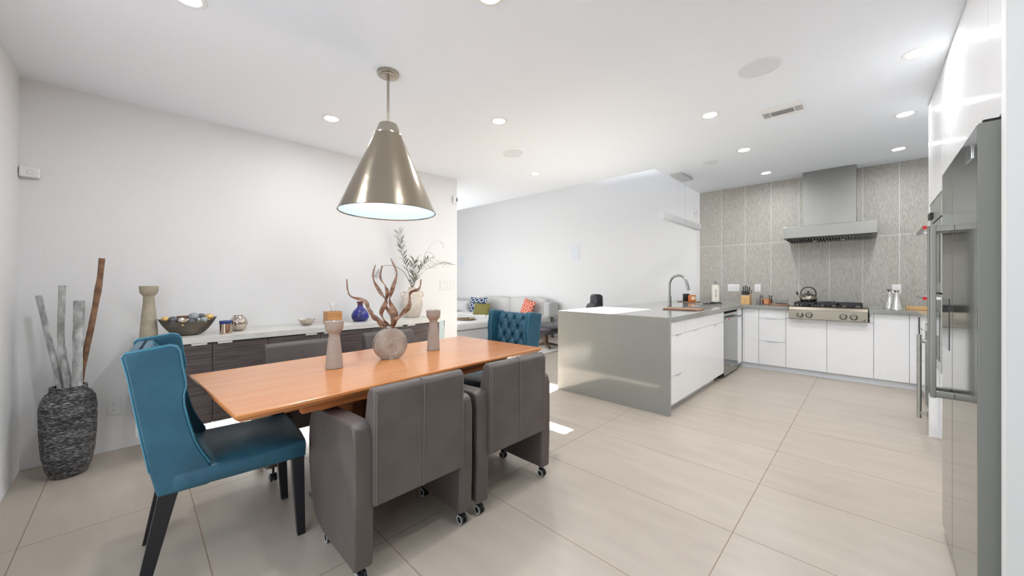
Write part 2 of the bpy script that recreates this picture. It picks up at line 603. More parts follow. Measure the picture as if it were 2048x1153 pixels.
def pattern_mat(name, base, line, inner, scale):
    m, nt, b = bsdf(name)
    tc = nt.nodes.new('ShaderNodeTexCoord')
    vo = nt.nodes.new('ShaderNodeTexVoronoi')
    vo.inputs['Scale'].default_value = scale
    vo.inputs['Randomness'].default_value = 0.0
    vo.voronoi_dimensions = '2D'
    sx_ = nt.nodes.new('ShaderNodeSeparateXYZ')
    cx_ = nt.nodes.new('ShaderNodeCombineXYZ')
    nt.links.new(tc.outputs['Object'], sx_.inputs[0])
    nt.links.new(sx_.outputs[0], cx_.inputs[0])
    nt.links.new(sx_.outputs[2], cx_.inputs[1])
    nt.links.new(cx_.outputs[0], vo.inputs['Vector'])
    cr = nt.nodes.new('ShaderNodeValToRGB')
    cr.color_ramp.interpolation = 'CONSTANT'
    e = cr.color_ramp.elements
    e[0].position = 0
    e[0].color = lin(*inner)
    e[1].position = 0.30
    e[1].color = lin(*line)
    for p, c in ((0.40, base),):
        q = e.new(p)
        q.color = lin(*c)
    nt.links.new(vo.outputs['Distance'], cr.inputs[0])
    nt.links.new(cr.outputs[0], b.inputs['Base Color'])
    b.inputs['Roughness'].default_value = 0.9
    return m


M_navypat = pattern_mat('navy_ring_fabric', (38, 62, 96), (226, 228, 232), (34, 52, 78), 7.0)
M_orangepat = pattern_mat('orange_scroll_fabric', (200, 84, 54), (236, 226, 214), (196, 78, 50), 11.0)

# ---------------------------------------------------------------- the room
XW, YB, YF, XL, XR = -4.0, -0.53, 6.8, -9.2, 2.4
ZR = 3.45                      # raised ceiling over the living area

struct(MB().box(XL - 0.2, XR + 0.2, YB - 0.4, YF + 0.2, -0.12, 0).build('floor', M_floor, smooth=False))


def low_ceiling():
    t = bmesh.new()
    top = 3.75
    ys = [-0.93 + i * (4.0 + 0.93) / 16 for i in range(17)]
    rows = []
    xs = [XL - 0.2, -1.95, XR + 0.2]
    for y in ys:
        rows.append([t.verts.new((x, y, cz(y))) for x in xs])
    last = [t.verts.new((xs[0], 4.36, cz(4.36))), t.verts.new((-1.95, 4.60, cz(4.6))), t.verts.new((xs[2], 4.6, cz(4.6)))]
    rows.append(last)
    for a, b in zip(rows, rows[1:]):
        for i in range(2):
            t.faces.new((a[i], b[i], b[i + 1], a[i + 1]))
    pv = last[1:]
    for k in range(1, 9):
        y = 4.6 + (7.0 - 4.6) * k / 8
        x = -1.95 + (-2.09 + 1.95) * min(1, (y - 4.6) / 2.2)
        cur = [t.verts.new((x, y, cz(y))), t.verts.new((xs[2], y, cz(y)))]
        t.faces.new((pv[0], cur[0], cur[1], pv[1]))
        pv = cur
    # give the slab its thickness: extrude the whole sheet up to a flat top
    g = bmesh.ops.extrude_face_region(t, geom=t.faces[:])
    for v in g['geom']:
        if isinstance(v, bmesh.types.BMVert):
            v.co.z = top
    bmesh.ops.recalc_face_normals(t, faces=t.faces[:])
    mb = MB()
    mb._add(t)
    return mb.build('ceiling', M_ceil, ang=20)


struct(low_ceiling())
# raised ceiling with the skylight opening
SX0, SX1, SY0, SY1 = -3.80, -2.262, 5.71, 6.80
mb = MB()
mb.box(XL - 0.2, SX0, 4.3, 7.0, ZR, ZR + 0.04)
mb.box(SX1, -1.5, 4.3, 7.0, ZR, ZR + 0.04)
mb.box(SX0, SX1, 4.3, SY0, ZR, ZR + 0.04)
struct(mb.build('ceiling.001', M_ceil, smooth=False))

struct(MB().box(XW - 0.14, XW, YB - 0.1, 3.045, 0, 3.3, bevel=0.004).build('wall_left', M_wall))
# wall behind the camera, with an opening made up for the fill lamp
DX0, DX1, DZ1 = -2.12, 0.22, 2.3
mb = MB()
mb.box(XW - 0.14, DX0, YB - 0.14, YB, 0, 3.0)
mb.box(DX1, XR + 0.1, YB - 0.14, YB, 0, 3.0)
mb.box(DX0, DX1, YB - 0.14, YB, DZ1, 3.0)
struct(mb.build('wall_back', M_wall, smooth=False))
struct(MB().box(XR, XR + 0.14, YB, 2.0, 0, 3.0).build('wall_right', M_wall, smooth=False))
struct(MB().box(0.307, XR + 0.1, 1.90, 1.955, 0, 3.0).build('wall_right.001', M_wall, smooth=False))
struct(MB().box(1.06, 1.2, 1.955, YF, 0, 3.0).build('wall_right.002', M_wall, smooth=False))
struct(MB().box(XL - 0.2, 1.2, YF, YF + 0.15, 0, ZR).build('wall_far', M_wall, smooth=False))
struct(MB().box(XL - 0.15, XL, 2.7, YF + 0.1, 0, ZR + 0.3).build('wall_living', M_wall, smooth=False))
mb = MB()  # unseen wall, its opening made up for the living area fill
mb.box(XL, -8.3, 2.7, 2.84, 0, ZR + 0.3)
mb.box(-4.9, XW - 0.14, 2.7, 2.84, 0, ZR + 0.3)
mb.box(-8.3, -4.9, 2.7, 2.84, 0, 0.45)
mb.box(-8.3, -4.9, 2.7, 2.84, 2.45, ZR + 0.3)
struct(mb.build('wall_living.001', M_wall, smooth=False))

# tiled kitchen wall: a cladding 2 cm proud of the plaster, top follows the ceiling
struct(MB().prism([(-2.09, 0.86), (1.06, 0.86), (1.06, cz(6.78) + 0.01), (-2.09, cz(6.78) + 0.01)], 'y', 6.775, 6.8).build('wall_kitchen', M_tile, smooth=False))
struct(MB().box(-2.105, -2.09, 6.772, 6.80, 0.9, cz(6.78), bevel=0.001).build('trim_1', M_white_matte))

# ---------------------------------------------------------------- ceiling fittings
G_DL = 'recessed ceiling downlights'


def downlight_proto():
    t = thing('downlight', 'x', 'ceiling light', group=G_DL)
    MB().lathe([(0.052, -0.004), (0.060, -0.006), (0.072, -0.004), (0.074, 0.0), (0.074, 0.012), (0.052, 0.012), (0.052, -0.004)], 40).build('trim_ring', M_white_matte, t)
    MB().lathe([(0.0, -0.0045), (0.045, -0.0045), (0.0525, -0.002), (0.0525, 0.006), (0.0, 0.006)], 40).build('lens', M_light, t, 'glowing white lens')
    return t


dls = [((-3.204, 1.141), 'recessed downlight over the sideboard, left of the metal pendant lamp'),
       ((-2.263, 2.168), 'recessed downlight right of the pendant rod, at the edge of the bright sun patch'),
       ((-3.091, 3.613), 'recessed downlight near the small round speaker, farthest over the living side'),
       ((-0.956, 3.364), 'recessed downlight between the large round speaker and the vent'),
       ((-0.975, 4.623), 'recessed downlight second from the tiled wall in the left kitchen row'),
       ((-1.008, 6.012), 'recessed downlight closest to the tiled wall, left of the hood chimney'),
       ((0.222, 4.600), 'recessed downlight in the middle of the row beside the tall white cabinets'),
       ((0.237, 5.963), 'recessed downlight right of the hood chimney, nearest the tiled wall'),
       ((0.218, 3.334), 'large looking recessed downlight nearest the camera beside the tall cabinets'),
       ((-1.290, 1.175), 'recessed downlight cut by the top edge of the picture, right of the pendant'),
       ((-2.330, 0.176), 'recessed downlight cut by the top edge of the picture, left of the pendant'),
       ((0.60, 1.30), None)]
p0 = downlight_proto()
for i, ((x, y), lab) in enumerate(dls[:-1]):
    o = p0 if i == 0 else dup(p0, (0, 0, 0), 0, lab)
    o['label'] = lab
    o.location = (x, y, cz(y))
for x, y in [d[0] for d in dls[:-1]] + [(-0.3, 1.2), (-5.5, 3.4), (-7.6, 3.4)]:  # the extra entries are added lamps out of view, without fittings
    l = bpy.data.lights.new('downlight_lamp', 'AREA')
    l.shape = 'DISK'
    l.size = 0.10
    l.energy = DOWNLIGHT_W * (0.5 if x < -3 and y < 2 else 1.0)    # the one hard by the wall is dimmed
    l.color = (0.975, 0.985, 1.0)
    lo = bpy.data.objects.new('downlight_lamp', l)
    COL.objects.link(lo)
    lo.location = (x, y, cz(y) - 0.012)

for (x, y, r, nm) in [(-0.511, 2.819, 0.118, 'large round white ceiling speaker left of the air vent'),
                      (-2.755, 2.840, 0.108, 'small looking round ceiling speaker right of the pendant lamp'),
                      (-1.376, 4.844, 0.085, 'faint round ceiling speaker between the linear lamp and the kitchen downlights')]:
    t = thing('ceiling_speaker', nm, 'speaker', (x, y, cz(y)), group='round ceiling speakers')
    MB().lathe([(0.0, -0.005), (r - 0.008, -0.005), (r - 0.008, 0.004), (0.0, 0.004)], 48).build('grille', M_grille, t)
    MB().lathe([(r - 0.0075, -0.007), (r, -0.005), (r, 0.004), (r - 0.0075, 0.004), (r - 0.0075, -0.007)], 48).build('rim', M_white_matte, t)

vt = thing('air_vent', 'square white ceiling air vent with grey slots in the kitchen', 'vent', (-0.512, 3.71, cz(3.71)))
MB().box(-0.135, 0.135, -0.13, 0.13, -0.008, 0.004, bevel=0.003).build('frame', M_white_matte, vt)
mb = MB()
for k in range(7):
    mb.box(-0.075, 0.075, -0.028 + k * 0.0125, -0.021 + k * 0.0125, -0.0125, -0.0075, M=None)
mb.build('centre_slats', M_vent, vt, 'grey centre slats')
for sx in (-1, 1):
    for sy in (0, 1):
        mb = MB()
        for k in range(4):
            xx = sx * 0.085 + sx * k * 0.0125
            mb.box(xx, xx + 0.007 * sx, -0.035 + sy * 0.055, 0.01 + sy * 0.055, -0.0105, -0.0075)
        mb.build('side_slats', M_vent, vt, 'grey side slats')

# pendant lamp over the table
PX, PY = -2.243, 1.150
PZ = cz(PY)
pend = thing('pendant_lamp', 'large conical polished metal pendant lamp above the dining table', 'lamp', (PX, PY, PZ))
MB().lathe([(0.0, -0.034), (0.022, -0.034), (0.050, -0.030), (0.052, -0.022), (0.068, -0.020), (0.070, -0.006), (0.068, 0.002), (0.0, 0.002)], 48).build('ceiling_canopy', M_nickel, pend)
MB().tube([(0, 0, -0.03), (0, 0, -0.35)], 0.0085, 16).build('rod', M_nickel, pend)
zb = 1.695 - PZ
prof = [(0.302, zb), (0.3045, zb + 0.003), (0.300, zb + 0.012), (0.085, zb + 0.500), (0.083, zb + 0.512), (0.080, zb + 0.512), (0.080, zb + 0.498), (0.296, zb + 0.010), (0.302, zb)]
MB().lathe(prof, 96).build('lamp_shade', M_hammer, pend, ang=50)
MB().lathe([(0.0, zb + 0.575), (0.056, zb + 0.575), (0.060, zb + 0.570), (0.078, zb + 0.514), (0.0855, zb + 0.510), (0.0855, zb + 0.503), (0.0, zb + 0.503)], 64).build('shade_cap', M_nickel, pend)
MB().lathe([(0.2955, zb + 0.006), (0.079, zb + 0.494), (0.0, zb + 0.494)], 96, caps=False).build('shade_lining', M_lining, pend, 'pale blue white inside of the shade')
MB().sphere((0, 0, zb + 0.30), (0.03, 0.03, 0.04)).build('bulb', M_bulb, pend)
pl = bpy.data.lights.new('pendant_bulb', 'POINT')
pl.energy = 1.6
pl.shadow_soft_size = 0.05
pl.color = (0.86, 0.95, 1.0)
po = bpy.data.objects.new('pendant_bulb', pl)
COL.objects.link(po)
po.location = (PX, PY, PZ + zb + 0.20)

# linear lamp near the kitchen wall
ll = thing('linear_lamp', 'slim white linear lamp on wires, hung left of the tiled wall', 'lamp', (-1.85, 5.25, cz(5.25)))
MB().box(-0.075, 0.075, -0.22, 0.22, -0.028, 0.0, bevel=0.002).build('ceiling_canopy', M_barfix, ll)
for yy in (-0.12, 0.14):
    MB().tube([(0, yy, -0.02), (0, yy, 2.11 - cz(5.25))], 0.0016, 6).build('wire', M_barfix, ll)
zt = 2.12 - cz(5.25)
MB().box(-0.035, 0.035, -0.69, 0.72, zt - 0.085, zt, bevel=0.003).build('housing', M_barfix, ll)
MB().box(-0.024, 0.024, -0.68, 0.71, zt - 0.0875, zt - 0.084).build('diffuser', M_white_matte, ll)

# ---------------------------------------------------------------- wall fittings
t = thing('corner_sensor', 'small white sensor box high in the left corner of the room', 'sensor', (-3.975, -0.49, 1.97))
MB().box(-0.02, 0.02, -0.036, 0.05, -0.035, 0.035, bevel=0.008, seg=3).build('casing', M_white_matte, t)
MB().lathe([(0.0, 0.0235), (0.016, 0.0235), (0.02, 0.02), (0.0, 0.02)], 24, M=Matrix.Translation((0, 0.014, 0)) @ Matrix.Rotation(PI / 2, 4, 'Y')).build('lens', M_plate, t)

t = thing('wall_outlet', 'white double power outlet low on the left wall beside the dark vase', 'outlet', (-3.9995, -0.107, 0.325))
MB().box(0, 0.007, -0.037, 0.037, -0.06, 0.06, bevel=0.003).build('plate', M_plate, t)
for zz in (-0.024, 0.024):
    sk_ = MB().box(0.006, 0.0085, -0.017, 0.017, zz - 0.015, zz + 0.015, bevel=0.002).build('socket', M_white_matte, t)
    mb = MB()
    for yy in (-0.007, 0.007):
        mb.box(0.0080, 0.0092, yy - 0.0012, yy + 0.0012, zz - 0.002, zz + 0.009)
    mb.box(0.0080, 0.0092, -0.0025, 0.0025, zz - 0.012, zz - 0.007)
    mb.build('slots', M_hookdark, sk_)

t = thing('light_switch', 'white four gang switch plate near the right end of the dining wall', 'switch', (-3.9995, 2.868, 1.205))
MB().box(0, 0.006, -0.105, 0.105, -0.06, 0.06, bevel=0.003).build('plate', M_plate, t)
for k in range(4):
    MB().box(0.005, 0.011, -0.083 + k * 0.046, -0.055 + k * 0.046, -0.033, 0.033, bevel=0.002).build('rocker', M_white_matte, t)

t = thing('motion_sensor', 'small white motion sensor with dark window at the dining wall end', 'sensor', (-3.9995, 3.0, 2.355))
MB().box(0, 0.03, -0.034, 0.034, -0.05, 0.05, bevel=0.01, seg=3).build('casing', M_white_matte, t)
MB().box(0.024, 0.034, 0.004, 0.030, -0.026, 0.028, bevel=0.003).build('window', M_hookdark, t)

for (xx, zz, lab) in [(-4.662, 1.90, 'light grey flush wall speaker right of the sofa on the far white wall'),
                      (-8.72, 1.855, 'light grey flush wall speaker just past the dining wall end')]:
    t = thing('wall_speaker', lab, 'speaker', (xx, YF - 0.0005, zz), group='flush speakers on the far wall')
    MB().box(-0.113, 0.113, -0.008, 0, -0.168, 0.168, bevel=0.003).build('frame', M_white_matte, t)
    MB().box(-0.107, 0.107, -0.011, -0.006, -0.162, 0.162).build('grille', M_grille, t)
t = thing('thermostat', 'tiny white wall sensor beside the upper edge of the tiled wall', 'sensor', (-2.185, YF - 0.0005, 2.44))
MB().box(-0.03, 0.03, -0.022, 0, -0.05, 0.05, bevel=0.006).build('casing', M_white_matte, t)
MB().box(0.008, 0.016, -0.025, -0.02, -0.03, 0.03).build('window', M_vent, t)

# ---------------------------------------------------------------- dining table
TX, TY, TR = -2.182, 1.176, math.atan2(0.108, 1.885)
tb = thing('dining_table', 'long reddish wood dining table with a thin sloping edge', 'table', (TX, TY, 0), TR)
t = bmesh.new()
hw, hl = 0.462, 0.948


def ring(w, l, z):
    return [t.verts.new((sx * w, sy * l, z)) for sx, sy in ((-1, -1), (1, -1), (1, 1), (-1, 1))]


rs = [ring(hw - 0.004, hl - 0.004, 0.75), ring(hw, hl, 0.746), ring(hw, hl, 0.736), ring(hw - 0.022, hl - 0.022, 0.716)]
t.faces.new(rs[0])
t.faces.new(rs[-1][::-1])
for a, b in zip(rs, rs[1:]):
    for i in range(4):
        k = (i + 1) % 4
        t.faces.new((a[i], b[i], b[k], a[k]))
bmesh.ops.recalc_face_normals(t, faces=t.faces[:])
MB()._add(t).build('tabletop', M_cherry, tb, smooth=False)
MB().box(-0.34, 0.34, -0.60, 0.60, 0.650, 0.716, bevel=0.004).build('apron', M_cherry_d, tb)
for sx in (-1, 1):
    MB().box(sx * 0.30 - 0.022, sx * 0.30 + 0.022, -0.74, 0.74, 0.672, 0.716, bevel=0.003).build('slide_rail', M_cherry_d, tb)
    MB().box(sx * 0.385 - 0.02, sx * 0.385 + 0.02, -0.70, 0.70, 0.676, 0.716, bevel=0.003).build('side_rail', M_cherry_d, tb)
for sy in (-1, 1):
    MB().box(-0.15, 0.15, sy * 0.33 - 0.028, sy * 0.33 + 0.028, 0.018, 0.652, bevel=0.004).build('pedestal_panel', M_cherry_d, tb)
MB().box(-0.09, 0.09, -0.305, 0.305, 0.06, 0.62, bevel=0.003).build('pedestal_panel', M_cherry_d, tb)
MB().box(-0.19, 0.19, -0.46, 0.46, 0.001, 0.016, bevel=0.004).build('base_plate', M_steel, tb, 'grey metal base plate')

# ---------------------------------------------------------------- grey tub armchairs
G_TUB = 'grey leather tub armchairs round the table'


def make_tub():
    t = thing('tub_armchair', 'x', 'armchair', group=G_TUB)
    # local: forward is +y
    prof = [(-0.290, 0.066), (-0.298, 0.30), (-0.298, 0.60), (-0.285, 0.648), (-0.25, 0.662), (-0.10, 0.655), (0.10, 0.640),
            (0.17, 0.625), (0.222, 0.596), (0.246, 0.55), (0.254, 0.47), (0.252, 0.36), (0.240, 0.27), (0.216, 0.19),
            (0.175, 0.125), (0.11, 0.090), (0.03, 0.075), (-0.10, 0.074), (-0.27, 0.076)]
    for s in (-1, 1):
        x0, x1 = (0.222, 0.306) if s > 0 else (-0.306, -0.222)
        a = MB().prism(prof, 'x', x0, x1, bevel=0.014, seg=3, angle=50).build('side_panel', M_grey, t, ang=50)
        pts = [(s * 0.2995, y, z) for y, z in [(-0.285, 0.63), (-0.24, 0.6525), (-0.10, 0.646), (0.10, 0.631), (0.165, 0.616), (0.214, 0.589), (0.238, 0.547), (0.246, 0.47), (0.244, 0.36)]]
        MB().tube(pts, 0.0024, 6).build('seam', M_grey_seam, a)
    # backrest: thick, leaning slightly back, rounded top
    bp = [(-0.315, 0.315), (-0.318, 0.55), (-0.322, 0.775), (-0.314, 0.798), (-0.292, 0.806), (-0.268, 0.800), (-0.250, 0.778),
          (-0.215, 0.62), (-0.190, 0.46), (-0.188, 0.33), (-0.20, 0.312)]
    mb = MB().prism(bp, 'x', -0.234, 0.234, bevel=0.014, seg=3, angle=50)
    b = mb.build('backrest', M_grey, t, ang=50)
    # centre seam down the back plus welts along the side edges
    MB().tube([(0.0, -0.3165, 0.32), (0.0, -0.3195, 0.55), (0.0, -0.3235, 0.775), (0.0, -0.312, 0.801), (0.0, -0.292, 0.808)], 0.0022, 6).build('seam', M_grey_seam, b)
    for s in (-1, 1):
        MB().tube([(s * 0.222, -0.3155, 0.325), (s * 0.222, -0.3190, 0.55), (s * 0.222, -0.3225, 0.772), (s * 0.222, -0.309, 0.797), (s * 0.222, -0.292, 0.8045)], 0.0020, 6).build('seam', M_grey_seam, b)
    MB().cushion(-0.222, 0.222, -0.20, 0.245, 0.33, 0.465, puff=0.015, edge=0.28).build('seat', M_grey, t)
    for sx in (-1, 1):
        for sy in (-0.262, 0.09):
            c = MB()
            for k in (-1, 1):
                c.lathe([(0.0, -0.007), (0.020, -0.007), (0.024, -0.004), (0.024, 0.004), (0.020, 0.007), (0.0, 0.007)], 24,
                        M=Matrix.Translation((sx * 0.262 + k * 0.011, sy, 0.0245)) @ Matrix.Rotation(PI / 2, 4, 'Y'))
            c.tube([(sx * 0.262 - 0.018, sy, 0.0245), (sx * 0.262 + 0.018, sy, 0.0245)], 0.005, 10)
            c.box(sx * 0.262 - 0.004, sx * 0.262 + 0.004, sy - 0.010, sy + 0.02, 0.03, 0.056)
            c.tube([(sx * 0.262, sy + 0.005, 0.05), (sx * 0.262, sy + 0.005, 0.10)], 0.007, 10)
            w = c.build('caster', M_caster, t, 'black twin wheel caster with grey rim')
            for k in (-1, 1):
                c = MB()
                c.lathe([(0.0160, 0.0072), (0.0225, 0.0072), (0.0225, 0.0086), (0.0160, 0.0086), (0.0160, 0.0072)], 24,
                        M=Matrix.Translation((sx * 0.262 + k * 0.011, sy, 0.0245)) @ Matrix.Rotation(k * PI / 2, 4, 'Y'))
                c.build('wheel_rim', M_casterrim, w)
    return t


tub = make_tub()
tub['label'] = 'grey tub armchair nearest the camera, its centre seamed back turned to us'
tub.location = (-1.765, 0.914, 0)
tub.rotation_euler = (0, 0, R(90))
dup(tub, (-1.765, 1.556, 0), R(90), 'grey tub armchair on the camera side of the table, nearest the grey peninsula')
dup(tub, (-2.76, 0.865, 0), R(-90), 'grey tub armchair tucked under the far table side, behind the left candleholder')
dup(tub, (-2.825, 1.60, 0), R(-90), 'grey tub armchair tucked under the far table side, behind the round metal vase')

# ---------------------------------------------------------------- teal wing chairs
G_TEAL = 'teal tufted wing chairs at the table ends'


def make_wing():
    t = thing('wing_chair', 'x', 'chair', group=G_TEAL)
    W = 0.252
    wing = [(-0.222, 0.393), (-0.245, 0.50), (-0.265, 0.62), (-0.283, 0.74), (-0.303, 0.88), (-0.318, 0.958), (-0.310, 0.970), (-0.25, 0.978),
            (-0.185, 0.988), (-0.165, 0.982), (-0.154, 0.962), (-0.148, 0.91), (-0.138, 0.845), (-0.136, 0.82), (-0.143, 0.785), (-0.142, 0.74),
            (-0.128, 0.665), (-0.108, 0.585), (-0.085, 0.53), (-0.06, 0.482), (-0.06, 0.393)]
    for s in (-1, 1):
        x0, x1 = (W - 0.047, W) if s > 0 else (-W, -W + 0.047)
        w = MB().prism(wing, 'x', x0, x1, bevel=0.010, seg=3, angle=50).build('wing', M_teal, t, ang=50)
        for dx in (0.004, 0.043):
            xx = s * (W - dx)
            MB().tube([(xx, y, z) for y, z in wing[1:20]], 0.0034, 6).build('piping', M_teal_dark, w)
    # back shell between the wings
    rear = [(-0.222, 0.395), (-0.245, 0.50), (-0.265, 0.62), (-0.283, 0.74), (-0.303, 0.88), (-0.316, 0.955)]
    back = rear + [(-0.300, 0.968), (-0.265, 0.968), (-0.255, 0.94), (-0.225, 0.74), (-0.195, 0.52), (-0.18, 0.40)]
    b = MB().prism(back, 'x', -W + 0.040, W - 0.040, bevel=0.006, seg=2, angle=50).build('backrest', M_teal, t, ang=50)
    # tufted front: diamond pattern of dimples
    rows = []
    zs = [0.52, 0.60, 0.68, 0.76, 0.84, 0.92]
    for i, z in enumerate(zs):
        n = 3 if i % 2 else 4
        rows += [((k - (n - 1) / 2) * 0.108, z) for k in range(n)]

    def surf(u, v):
        x = (u - 0.5) * 2 * (W - 0.044)
        z = 0.475 + v * (0.968 - 0.475)
        y = -0.195 + (z - 0.52) * (-0.255 + 0.195) / (0.94 - 0.52)
        h = 0.036
        for bx, bz in rows:
            d = math.hypot(x - bx, z - bz)
            h -= 0.030 * math.exp(-(d / 0.020) ** 2)
        # creases along the diagonals
        a = (x / 0.108 + (z - 0.52) / 0.16)
        c = (x / 0.108 - (z - 0.52) / 0.16)
        for q in (a + 0.5, c + 0.5):
            f = abs(q - round(q))
            h -= 0.012 * math.exp(-(f / 0.10) ** 2)
        e = min(1, (1 - abs(2 * u - 1)) * 8) * min(1, (1 - v) * 12)
        return (x, y + h * (0.25 + 0.75 * e), z)
    tf = MB().grid(surf, 90, 100, thick=(0, -0.03, 0)).build('tufted_panel', M_teal, t, 'diamond tufted front of the back', ang=80)
    mb = MB()
    for bx, bz in rows:
        y = -0.195 + (bz - 0.52) * (-0.06) / 0.42
        mb.sphere((bx, y + 0.006, bz), (0.0085, 0.004, 0.0085), 12, 8)
    mb.build('buttons', M_btn, tf)
    MB().cushion(-W + 0.002, W - 0.002, -0.20, 0.302, 0.393, 0.476, puff=0.022, edge=0.16, n=14).build('seat', M_teal, t)
    for sx in (-1, 1):
        MB().taper((sx * 0.200, 0.320 - 0.032, 0.0), (0.017, 0.017), (sx * 0.218, 0.268, 0.395), (0.026, 0.026), bevel=0.003).build('leg', M_ebony, t)
        MB().taper((sx * 0.205, -0.272, 0.0), (0.015, 0.019), (sx * 0.218, -0.190, 0.395), (0.024, 0.030), bevel=0.003).build('leg', M_ebony, t)
    return t


wc = make_wing()
wc['label'] = 'teal leather wing chair at the near left end of the table, seen from its side'
wc.location = (-2.235, 0.300, 0)
wc.rotation_euler = (0, 0, R(-4.0))
wc2 = dup(wc, (-2.30, 2.160, 0), R(180), 'teal wing chair at the far table end, its tufted front facing us')

# ---------------------------------------------------------------- things on the table
CH = 'ceramic candleholders'


def candleholder(loc, h, rb, rt, m, label, candle=None):
    # tapering foot, narrow neck, bowl shaped cup
    k = h / 0.272
    pr = [(0.0, 0.0), (rb - 0.003, 0.0), (rb, 0.003), (rb * 0.93, 0.05 * k), (rb * 0.80, 0.12 * k), (rb * 0.66, 0.175 * k), (rb * 0.60, h - 0.078),
          (rb * 0.66, h - 0.070), (rt * 0.84, h - 0.058), (rt * 0.96, h - 0.044), (rt, h - 0.022), (rt, h - 0.002), (rt - 0.003, h), (rt - 0.009, h),
          (rt - 0.010, h - 0.012), (rt * 0.5, h - 0.020), (0.0, h - 0.020)]
    o = MB().lathe(pr, 48).build('candleholder', m, ang=40)
    o.location = loc
    tag(o, label, 'candleholder', CH)
    if candle:
        c = thing('candle', candle, 'candle', (loc[0], loc[1], loc[2] + h - 0.0199))
        MB().lathe([(0, 0), (rt * 0.62, 0), (rt * 0.64, 0.012), (rt * 0.55, 0.0145), (0.0, 0.0135)], 32).build('wax', M_wax, c)
        MB().tube([(0, 0, 0.012), (0.001, 0, 0.026)], [0.0028, 0.0012], 8).build('wick', M_wax, c)


candleholder((-2.205, 0.800, 0.7505), 0.270, 0.046, 0.050, M_taupe, 'taupe ceramic candleholder on the table, left of the round metal vase', 'white candle in the candleholder left of the round vase')
candleholder((-2.282, 1.522, 0.7505), 0.290, 0.047, 0.051, M_taupe, 'taupe ceramic candleholder on the table, right of the round metal vase', 'white candle in the candleholder right of the round vase')
candleholder((-3.765, 0.072, 0.8405), 0.376, 0.050, 0.0515, M_beige, 'tall beige ceramic candleholder at the left end of the sideboard')

VX, VY = -2.215, 1.150
nrm = Vector((0.965, -0.26, 0)).normalized()
va = math.atan2(nrm.y, nrm.x)
mv = Matrix.Translation((0, 0, 0)) @ Matrix.Rotation(va, 4, 'Z')
t = bmesh.new()
N = 64
hw = 0.030
rad = 0.1045
rings = []
prof = [(0.60, hw * 1.0), (0.90, hw * 1.0), (0.975, hw * 0.92), (1.0, hw * 0.7), (1.0, -hw * 0.7), (0.975, -hw * 0.92), (0.90, -hw), (0.60, -hw)]
for f, x in prof:
    rg = []
    for i in range(N):
        a = 2 * PI * i / N
        y, z = f * rad * math.cos(a), f * rad * math.sin(a)
        z = max(z, -0.094)
        rg.append(t.verts.new((x, y, z + 0.094)))
    rings.append(rg)
for a, b in zip(rings, rings[1:]):
    for i in range(N):
        k = (i + 1) % N
        t.faces.new((a[i], a[k], b[k], b[i]))
t.faces.new(rings[0])
t.faces.new(rings[-1][::-1])
bmesh.ops.remove_doubles(t, verts=t.verts[:], dist=1e-5)
bmesh.ops.recalc_face_normals(t, faces=t.faces[:])
vs = thing('round_vase', 'flat round vase of hammered champagne metal at the table centre', 'vase', (VX, VY, 0.7505))
MB()._add(t, mv).build('vase_body', M_vsilver, vs, ang=50)
MB().lathe([(0.024, 0.0), (0.026, 0.006), (0.024, 0.012), (0.018, 0.012), (0.017, 0.0), (0.024, 0.0)], 32, c=(0, 0, 0.198), M=mv, squash=(0.7, 1, 1)).build('rim', M_vsilver, vs)


def curl(pts, w, label, ph=0.0, turns=1.6):
    P = smooth_path(pts, 8)
    n = len(P)
    t = bmesh.new()
    L, Rr = [], []
    cam_side = Vector((0.717, 0.697, 0))
    dep = Vector((0.697, -0.717, 0))
    sec = []
    for i, p in enumerate(P):
        f = i / (n - 1)
        ww = 1.3 * w * (0.10 + 0.90 * math.sin(PI * min(1, (1 - f) * 0.62 + 0.0)) ** 0.8)
        a = ph + turns * 2 * PI * f
        d = cam_side * math.cos(a) + dep * math.sin(a)
        tg = (P[min(i + 1, n - 1)] - P[max(i - 1, 0)]).normalized()
        d = (d - tg * d.dot(tg)).normalized()
        th = tg.cross(d).normalized() * 0.0022
        # slightly cupped ribbon of real thickness
        sec.append([t.verts.new(q) for q in (p - d * ww + th, p + th * 2.6, p + d * ww + th, p + d * ww - th, p + th * 0.6, p - d * ww - th)])
    for a, b in zip(sec, sec[1:]):
        for k in range(6):
            l = (k + 1) % 6
            t.faces.new((a[k], a[l], b[l], b[k]))
    t.faces.new(sec[0][::-1])
    t.faces.new(sec[-1])
    bmesh.ops.recalc_face_normals(t, faces=t.faces[:])
    o = MB()._add(t).build('curled_strip', M_curl, ang=60)
    tag(o, label, 'dried decoration', 'curled wooden strips in the round vase')


B0 = (-2.216, 1.149, 0.955)


def dpt(px_lat, z, dd=0.0):
    """point in the upright sheet through the vase: lateral metres, height, extra depth"""
    return (VX + 0.717 * px_lat - 0.697 * dd, VY + 0.697 * px_lat + 0.717 * dd, z)


